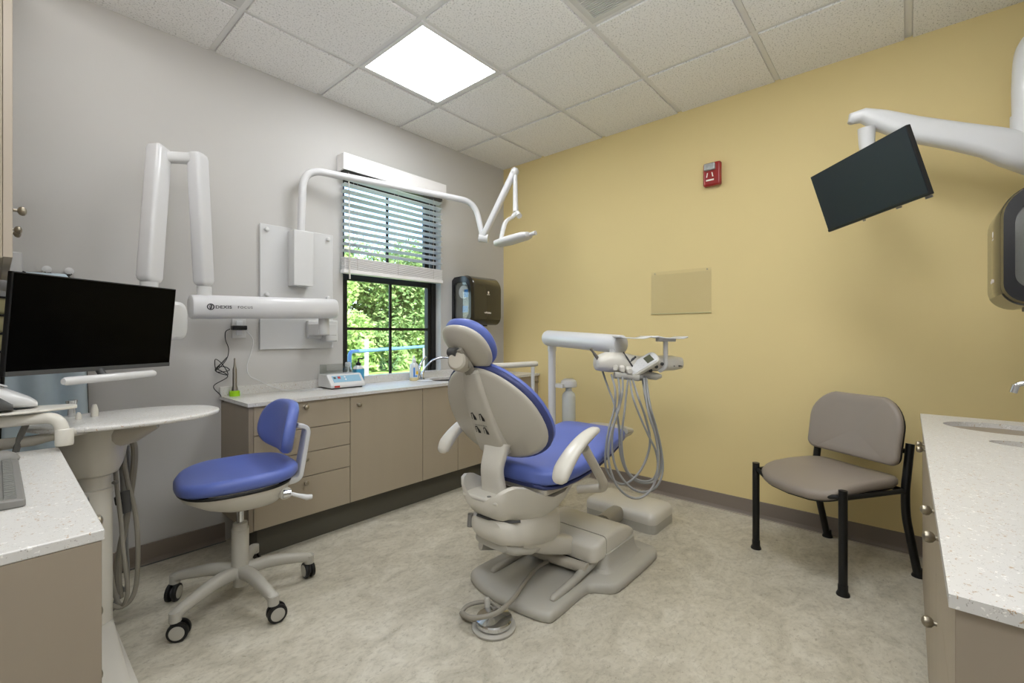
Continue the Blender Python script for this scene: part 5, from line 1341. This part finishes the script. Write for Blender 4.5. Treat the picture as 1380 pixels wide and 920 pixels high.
MB().lathe([(0.025, 0.68), (0.03, 0.72), (0.04, 0.85), (0.05, 0.89), (0.05, 0.90)], (-3.24, -0.80, 0), n=24).build('holder_pod', M['cream'], t)
MB().tube(spline([(-3.13, -0.86, 0.90), (-3.15, -0.86, 0.84), (-3.165, -0.87, 0.76), (-3.17, -0.87, 0.70)], 5), 0.008, 8).build('cord', M['midgray'], t)
t = thing('tabletop_device', 'rounded white and gray device on the tray at the far left', 'device', (-3.28, -0.94, 0.941))
b = MB(); rr = []
for a, w_, h_ in ((-0.24, 0.05, 0.055), (-0.22, 0.06, 0.068), (-0.05, 0.065, 0.072), (0.04, 0.062, 0.060), (0.10, 0.055, 0.040), (0.15, 0.045, 0.020), (0.165, 0.03, 0.010)):
    rr.append(ring((-3.28 + a, -0.915, 0.943 + h_ * 0.75), (0, 1, 0), (0, 0, 1), w_, h_ * 0.75, 3, 28))
b.loft(rr).build('top_shell', M['white'], t)
b = MB(); rr = []
for a, w_, h_ in ((-0.24, 0.04, 0.05), (-0.22, 0.05, 0.063), (-0.05, 0.055, 0.066), (0.03, 0.052, 0.050), (0.09, 0.045, 0.026), (0.115, 0.03, 0.010)):
    rr.append(ring((-3.28 + a, -0.965, 0.943 + h_ * 0.72), (0, 1, 0), (0, 0, 1), w_, h_ * 0.72, 3, 28))
b.loft(rr).build('side_shell', M['darkgray'], t)
MB().pad(rrect(0.05, 0.03, 0.012), 0.0, 0.004, 0.002, lambda x, y, z: (-3.20 + x, -0.94 + y, 1.018 + z - x * 0.45), inner=2, edge=3).build('button', M['panel_white'], t)

# keyboard and mouse
t = thing('keyboard', 'gray computer keyboard on the lower left counter', 'keyboard', (-3.38, -1.34, 0.815))
ang = radians(-3)
KF = frame((-3.158, -1.575, 0.815), (0, 1, 0), (-1, 0, 0), (0, 0, 1))
MB(KF).add([(0, 0, 0), (0.44, 0, 0), (0.44, 0.16, 0), (0, 0.16, 0), (0, 0, 0.016), (0.44, 0, 0.016), (0.44, 0.16, 0.028), (0, 0.16, 0.028)], [(0, 3, 2, 1), (4, 5, 6, 7), (0, 1, 5, 4), (1, 2, 6, 5), (2, 3, 7, 6), (3, 0, 4, 7)]).build('keyboard_case', M['midgray'], t, bevel=0.004)
kb = MB(KF)
for r in range(6):
    for c_ in range(21):
        x = 0.012 + c_ * 0.0198; y = 0.012 + r * 0.0228; z = 0.0165 + y * 0.075
        kb.add([(x, y, z), (x + 0.0175, y, z), (x + 0.0175, y + 0.019, z), (x, y + 0.019, z), (x + 0.002, y + 0.002, z + 0.006), (x + 0.0155, y + 0.002, z + 0.006), (x + 0.0155, y + 0.017, z + 0.006), (x + 0.002, y + 0.017, z + 0.006)],
               [(4, 5, 6, 7), (0, 1, 5, 4), (1, 2, 6, 5), (2, 3, 7, 6), (3, 0, 4, 7)])
kb.build('keys', M['keycap'], t, smooth=False)
t = thing('computer_mouse', 'gray computer mouse on the left counter beyond the keyboard', 'mouse', (-3.2, -1.08, 0.815))
MB().loft([ring((-3.205, -1.08, 0.816 + z), (1, 0, 0), (0, 1, 0), a_, b_, 2.4, 24) for z, a_, b_ in ((0, 0.048, 0.03), (0.008, 0.052, 0.033), (0.02, 0.046, 0.03), (0.03, 0.03, 0.02), (0.034, 0.01, 0.008))]).build('mouse_shell', M['midgray'], t)

# ================================================================== STOOL
SX, SY = -2.49, -0.70
t = thing('rolling_stool', 'blue upholstered rolling stool with a backrest and five casters', 'stool', (SX, SY, 0))
fw = Vector((-0.99, 0.10, 0)).normalized(); sdv = Vector((fw.y, -fw.x, 0))   # sdv: stool's right
def SP(f, s_, z): return Vector((SX, SY, 0)) + fw * f + sdv * s_ + UP * z
MB().lathe([(0.020, 0.06), (0.027, 0.062), (0.027, 0.12), (0.034, 0.125), (0.034, 0.31), (0.030, 0.315), (0.029, 0.335), (0.018, 0.337)], (SX, SY, 0), n=28).build('column', M['grayplastic'], t)
MB().cyl((SX, SY, 0.33), (SX, SY, 0.47), 0.0145, n=20).build('gas_piston', M['chrome'], t)
MB().lathe([(0.035, 0.10), (0.046, 0.105), (0.048, 0.13), (0.04, 0.145)], (SX, SY, 0), n=28).build('hub', M['grayplastic'], t)
for k in range(5):
    a = radians(60 + 72 * k); d = Vector((cos(a), sin(a), 0)); n_ = Vector((-sin(a), cos(a), 0))
    c0 = Vector((SX, SY, 0))
    pts = [c0 + d * 0.02 + UP * 0.125, c0 + d * 0.10 + UP * 0.132, c0 + d * 0.18 + UP * 0.122, c0 + d * 0.262 + UP * 0.104, c0 + d * 0.288 + UP * 0.09]
    L = MB().tube(spline(pts, 4), [0.026, 0.025, 0.022, 0.019, 0.020], 14, e=3).cyl(c0 + d * 0.284 + UP * 0.073, c0 + d * 0.284 + UP * 0.11, 0.021, n=16).build('base_leg', M['grayplastic'], t)
    ca = radians(60 + 72 * k + 75 + 25 * (k % 3)); cd = Vector((cos(ca), sin(ca), 0)); cc = c0 + d * 0.284 + cd * 0.012 + UP * 0.037
    ax_ = Vector((-sin(ca), cos(ca), 0))
    if k in (0,): pass
    cst = MB().cyl(cc - ax_ * 0.012, cc + ax_ * 0.012, 0.02, n=18).cyl(c0 + d * 0.284 + UP * 0.04, c0 + d * 0.284 + UP * 0.075, 0.009, n=10).build('caster', M['darkgray'], L)
    for s1 in (-1, 1):
        w0 = cc + ax_ * 0.006 * s1
        wl = MB().lathe([(0.025, 0.0), (0.036, 0.001), (0.037, 0.007), (0.0355, 0.014), (0.027, 0.0165)], w0 + ax_ * 0.0 , ax_ * s1, 28).lathe([(0.0275, 0.0165), (0.0275, 0.015)], w0, ax_ * s1, 24).build('wheel', M['black'], L)
        MB().lathe([(0.026, 0.015), (0.026, 0.0175), (0.018, 0.019), (0.001, 0.0195)], w0, ax_ * s1, 24).build('wheel_cap', M['grayplastic'], L)
# seat pan (cream)
b = MB(); rr = []
for z, kf, ks_, df in ((0.420, 0.40, 0.45, -0.045), (0.423, 0.55, 0.60, -0.045), (0.45, 0.74, 0.80, -0.025), (0.49, 0.93, 0.96, -0.005), (0.514, 0.97, 0.98, 0.0)):
    rr.append([SP(0.02 + df + 0.215 * kf * math.copysign(abs(cos(a)) ** 0.75, cos(a)), 0.205 * ks_ * math.copysign(abs(sin(a)) ** 0.75, sin(a)), z + (0.012 if abs(sin(a)) > 0.8 else 0) * (z > 0.48)) for a in [2 * pi * i / 36 for i in range(36)]])
b.loft(rr).build('seat_pan', M['cream'], t, ang=60)
def seatmap(x, y, z):
    d2 = (x / 0.24) ** 2 + (y / 0.22) ** 2
    return tuple(SP(x + 0.008, y, z + 0.010 * (y / 0.21) ** 2 - (0.02 * max(0, x / 0.24) ** 3) - 0.012 * max(0, 1 - d2) + 0.012 * max(0, -x / 0.24) ** 3))
so_ = [(0.228 * math.copysign(abs(cos(a)) ** 0.72, cos(a)), 0.222 * math.copysign(abs(sin(a)) ** 0.75, sin(a))) for a in [2 * pi * i / 48 for i in range(48)]]
MB().pad(so_, 0.520, 0.578, 0.027, seatmap, dome=0.008, inner=6).build('seat', M['blue'], t, ang=60)
MB().pad([(x * 0.93, y * 0.93) for x, y in so_], 0.510, 0.524, 0.006, lambda x, y, z: tuple(SP(x + 0.02, y, z)), inner=2, edge=3).build('seat_base_trim', M['black'], t, ang=60)
# lever box and lever on the near side
MB().tube([SP(-0.12, -0.08, 0.475), SP(-0.14, -0.165, 0.47)], 0.024, 12, e=3).build('lever_housing', M['cream'], t)
MB().tube([tuple(SP(-0.14, -0.165, 0.475)), tuple(SP(-0.175, -0.19, 0.462)), tuple(SP(-0.215, -0.20, 0.445)), tuple(SP(-0.235, -0.20, 0.443))], [0.008, 0.008, 0.012, 0.010], 12).build('lever', M['white'], t)
MB().tube([tuple(SP(-0.125, -0.168, 0.472)), tuple(SP(-0.155, -0.172, 0.47))], [0.019, 0.016], 12).build('pivot', M['chrome'], t)
# back bar and backrest
MB().tube(fillet([tuple(SP(-0.05, -0.02, 0.478)), tuple(SP(-0.235, -0.02, 0.488)), tuple(SP(-0.275, -0.02, 0.72)), tuple(SP(-0.225, -0.02, 0.735))], 0.03), [0.045, 0.04, 0.034, 0.03], 16, e=4, flat=0.36).build('back_bar', M['white'], t)
bkc = SP(-0.215, 0.02, 0.725); bu = UP * 0.985 - fw * 0.17; bu.normalize(); bn = (fw * 0.985 + UP * 0.17).normalized()
def bmap(x, y, z): 
    p = bkc + sdv * x + bu * y + bn * (z + 1.15 * x * x)
    return tuple(p)
bo = []
for i in range(44):
    a = 2 * pi * i / 44; ct, st = cos(a), sin(a)
    yy = 0.125 * math.copysign(abs(st) ** 0.85, st)
    w_ = 0.208 * (1 - 0.10 * (yy / 0.125))
    bo.append((w_ * math.copysign(abs(ct) ** 0.7, ct), yy - 0.03 * (1 - abs(ct)) * (1 if st < 0 else 0) * -0.6))
MB().pad(bo, 0.0, 0.05, 0.022, bmap, dome=0.004).build('backrest', M['blue'], t, ang=60)

# ================================================================== SIDE CHAIR
t = thing('side_chair', 'armless taupe vinyl side chair on black legs by the yellow wall', 'chair', (-0.37, -2.62, 0))
FLg, FRg, BLg, BRg = Vector((-0.478, -2.287, 0)), Vector((-0.712, -2.69, 0)), Vector((-0.05, -2.56, 0)), Vector((-0.285, -2.945, 0))
fwd = ((FLg - BLg) + (FRg - BRg)).normalized(); rt = Vector((-fwd.y, fwd.x, 0)) * -1
if rt.dot(FRg - FLg) < 0: rt = -rt
for p in (FLg, FRg):
    l_ = MB().cyl(p, p + UP * 0.465, 0.0175, n=20).build('leg', M['black_metal'], t)
    MB().lathe([(0.026, 0), (0.026, 0.006), (0.0195, 0.02), (0.0195, 0.045), (0.018, 0.046)], p, n=20).build('glide', M['black'], l_)
for p, up_end in ((BLg, 0.64), (BRg, 0.64)):
    top_ = p + fwd * 0.10
    l_ = MB().tube(fillet([p, p + fwd * 0.085 + UP * 0.30, p + fwd * 0.09 + UP * 0.42, p + fwd * 0.055 + UP * up_end], 0.05), 0.0175, 18).build('leg', M['black_metal'], t)
    MB().lathe([(0.026, 0), (0.026, 0.006), (0.0195, 0.02), (0.0195, 0.04), (0.018, 0.041)], p, n=20).build('glide', M['black'], l_)
# rails under the seat
sL, sR = BLg + fwd * 0.09, BRg + fwd * 0.09
mid_f = (FLg + FRg) / 2
b = MB()
b.tube(spline([FLg + UP * 0.435, (FLg * 0.7 + FRg * 0.3) + fwd * 0.035 + UP * 0.405, (FLg * 0.3 + FRg * 0.7) + fwd * 0.035 + UP * 0.405, FRg + UP * 0.435], 5), 0.011, 10)
b.tube([FLg + UP * 0.43, sL + UP * 0.42], 0.011, 10).tube([FRg + UP * 0.43, sR + UP * 0.42], 0.011, 10).tube([sL + UP * 0.42, sR + UP * 0.42], 0.011, 10)
b.build('seat_rail', M['black_metal'], t)
cen = (FLg + FRg + sL + sR) / 4
hw = (FRg - FLg).length / 2 - 0.008; hd = (mid_f - (sL + sR) / 2).length / 2
so2 = []
for i in range(48):
    a = 2 * pi * i / 48; ct, st = cos(a), sin(a)
    x = hw * math.copysign(abs(ct) ** 0.36, ct); y = (hd + 0.03) * math.copysign(abs(st) ** 0.42, st)
    if y > 0: y += 0.03 * (1 - (x / hw) ** 2); x *= 1.0
    so2.append((x, y))
def smap(x, y, z): return tuple(cen + rt * x + fwd * y + UP * (z - 0.028 * max(0, y / hd) ** 2 + 0.010 * (x / hw) ** 2))
MB().pad(so2, 0.425, 0.475, 0.022, smap, dome=0.010).build('seat', M['taupe_vinyl'], t, ang=60)
MB().pad([(x * 0.94, y * 0.94) for x, y in so2], 0.416, 0.430, 0.006, smap, inner=2, edge=3).build('seat_board', M['black'], t, ang=60)
bc_ = (sL + sR) / 2 - fwd * 0.03 + UP * 0.675
bu = (UP * 0.985 - fwd * 0.17).normalized(); bn = (fwd * 0.985 + UP * 0.17).normalized()
bo = []
for x, y in rrect(0.465, 0.33, [0.11, 0.11, 0.045, 0.045], 8): bo.append((x * (1 + 0.05 * y), y - 0.05 * (x / 0.23) ** 2 * (1 if y > 0 else 0.2) + 0.02))
def bmap2(x, y, z): return tuple(bc_ + rt * x + bu * y + bn * (z + 0.7 * x * x))
MB().pad(bo, 0.0, 0.042, 0.02, bmap2, dome=0.006).build('backrest', M['taupe_vinyl'], t, ang=60)
MB().pad([(x * 0.97, y * 0.97) for x, y in bo], -0.008, 0.002, 0.004, bmap2, inner=2, edge=3).build('backrest_shell', M['black'], t, ang=60)
for p, s1 in ((BLg, -1), (BRg, 1)):
    q_ = p + fwd * 0.055 + UP * 0.60
    MB().tube([q_, q_ + rt * (-s1) * 0.05 + UP * 0.0 - fwd * 0.0], 0.012, 8).build('back_bracket', M['black_metal'], t)

# ================================================================== LIGHT, SKY, CAMERA
wd = bpy.data.worlds.new('sky'); scene.world = wd; wd.use_nodes = True
nt = wd.node_tree; bg = nt.nodes['Background']
sky = nt.nodes.new('ShaderNodeTexSky'); sky.sky_type = 'NISHITA'; sky.sun_elevation = radians(50); sky.sun_rotation = radians(200); sky.sun_disc = False
nt.links.new(sky.outputs[0], bg.inputs[0]); bg.inputs[1].default_value = 0.8
sn = bpy.data.lights.new('sun', 'SUN'); sn.energy = 12; sn.angle = radians(1); sn.color = (1, 0.96, 0.88)
so = bpy.data.objects.new('sun', sn); COL.objects.link(so); so.rotation_euler = (radians(42), 0, radians(25))

cam = bpy.data.cameras.new('camera'); co = bpy.data.objects.new('camera', cam); COL.objects.link(co)
cam.sensor_width = 36; cam.lens = 609.17 / 1380 * 36; cam.shift_y = -9.34 / 1380
cam.clip_start = 0.02; cam.clip_end = 200
co.location = (-3.198, -2.907, 1.160); co.rotation_euler = (pi / 2, 0, -0.8517)
scene.camera = co
scene.view_settings.view_transform = 'Standard'
scene.view_settings.look = 'None'
scene.view_settings.exposure = 0.06
scene.cycles.use_denoising = True
scene.cycles.max_bounces = 8
scene.cycles.diffuse_bounces = 5
scene.cycles.transparent_max_bounces = 12
scene.cycles.sample_clamp_indirect = 6

# added area light behind the camera, aimed up to brighten the ceiling
def lamp(name, loc, rot, size, watts):
    l = bpy.data.lights.new(name, 'AREA'); l.shape = 'SQUARE'; l.size = size; l.energy = watts; l.color = (0.95, 0.975, 1)
    o = bpy.data.objects.new(name, l); COL.objects.link(o); o.location = loc; o.rotation_euler = rot
lamp('added_ceiling_fill', (-2.95, -2.8, 1.7), (pi, 0, 0), 0.9, 26)
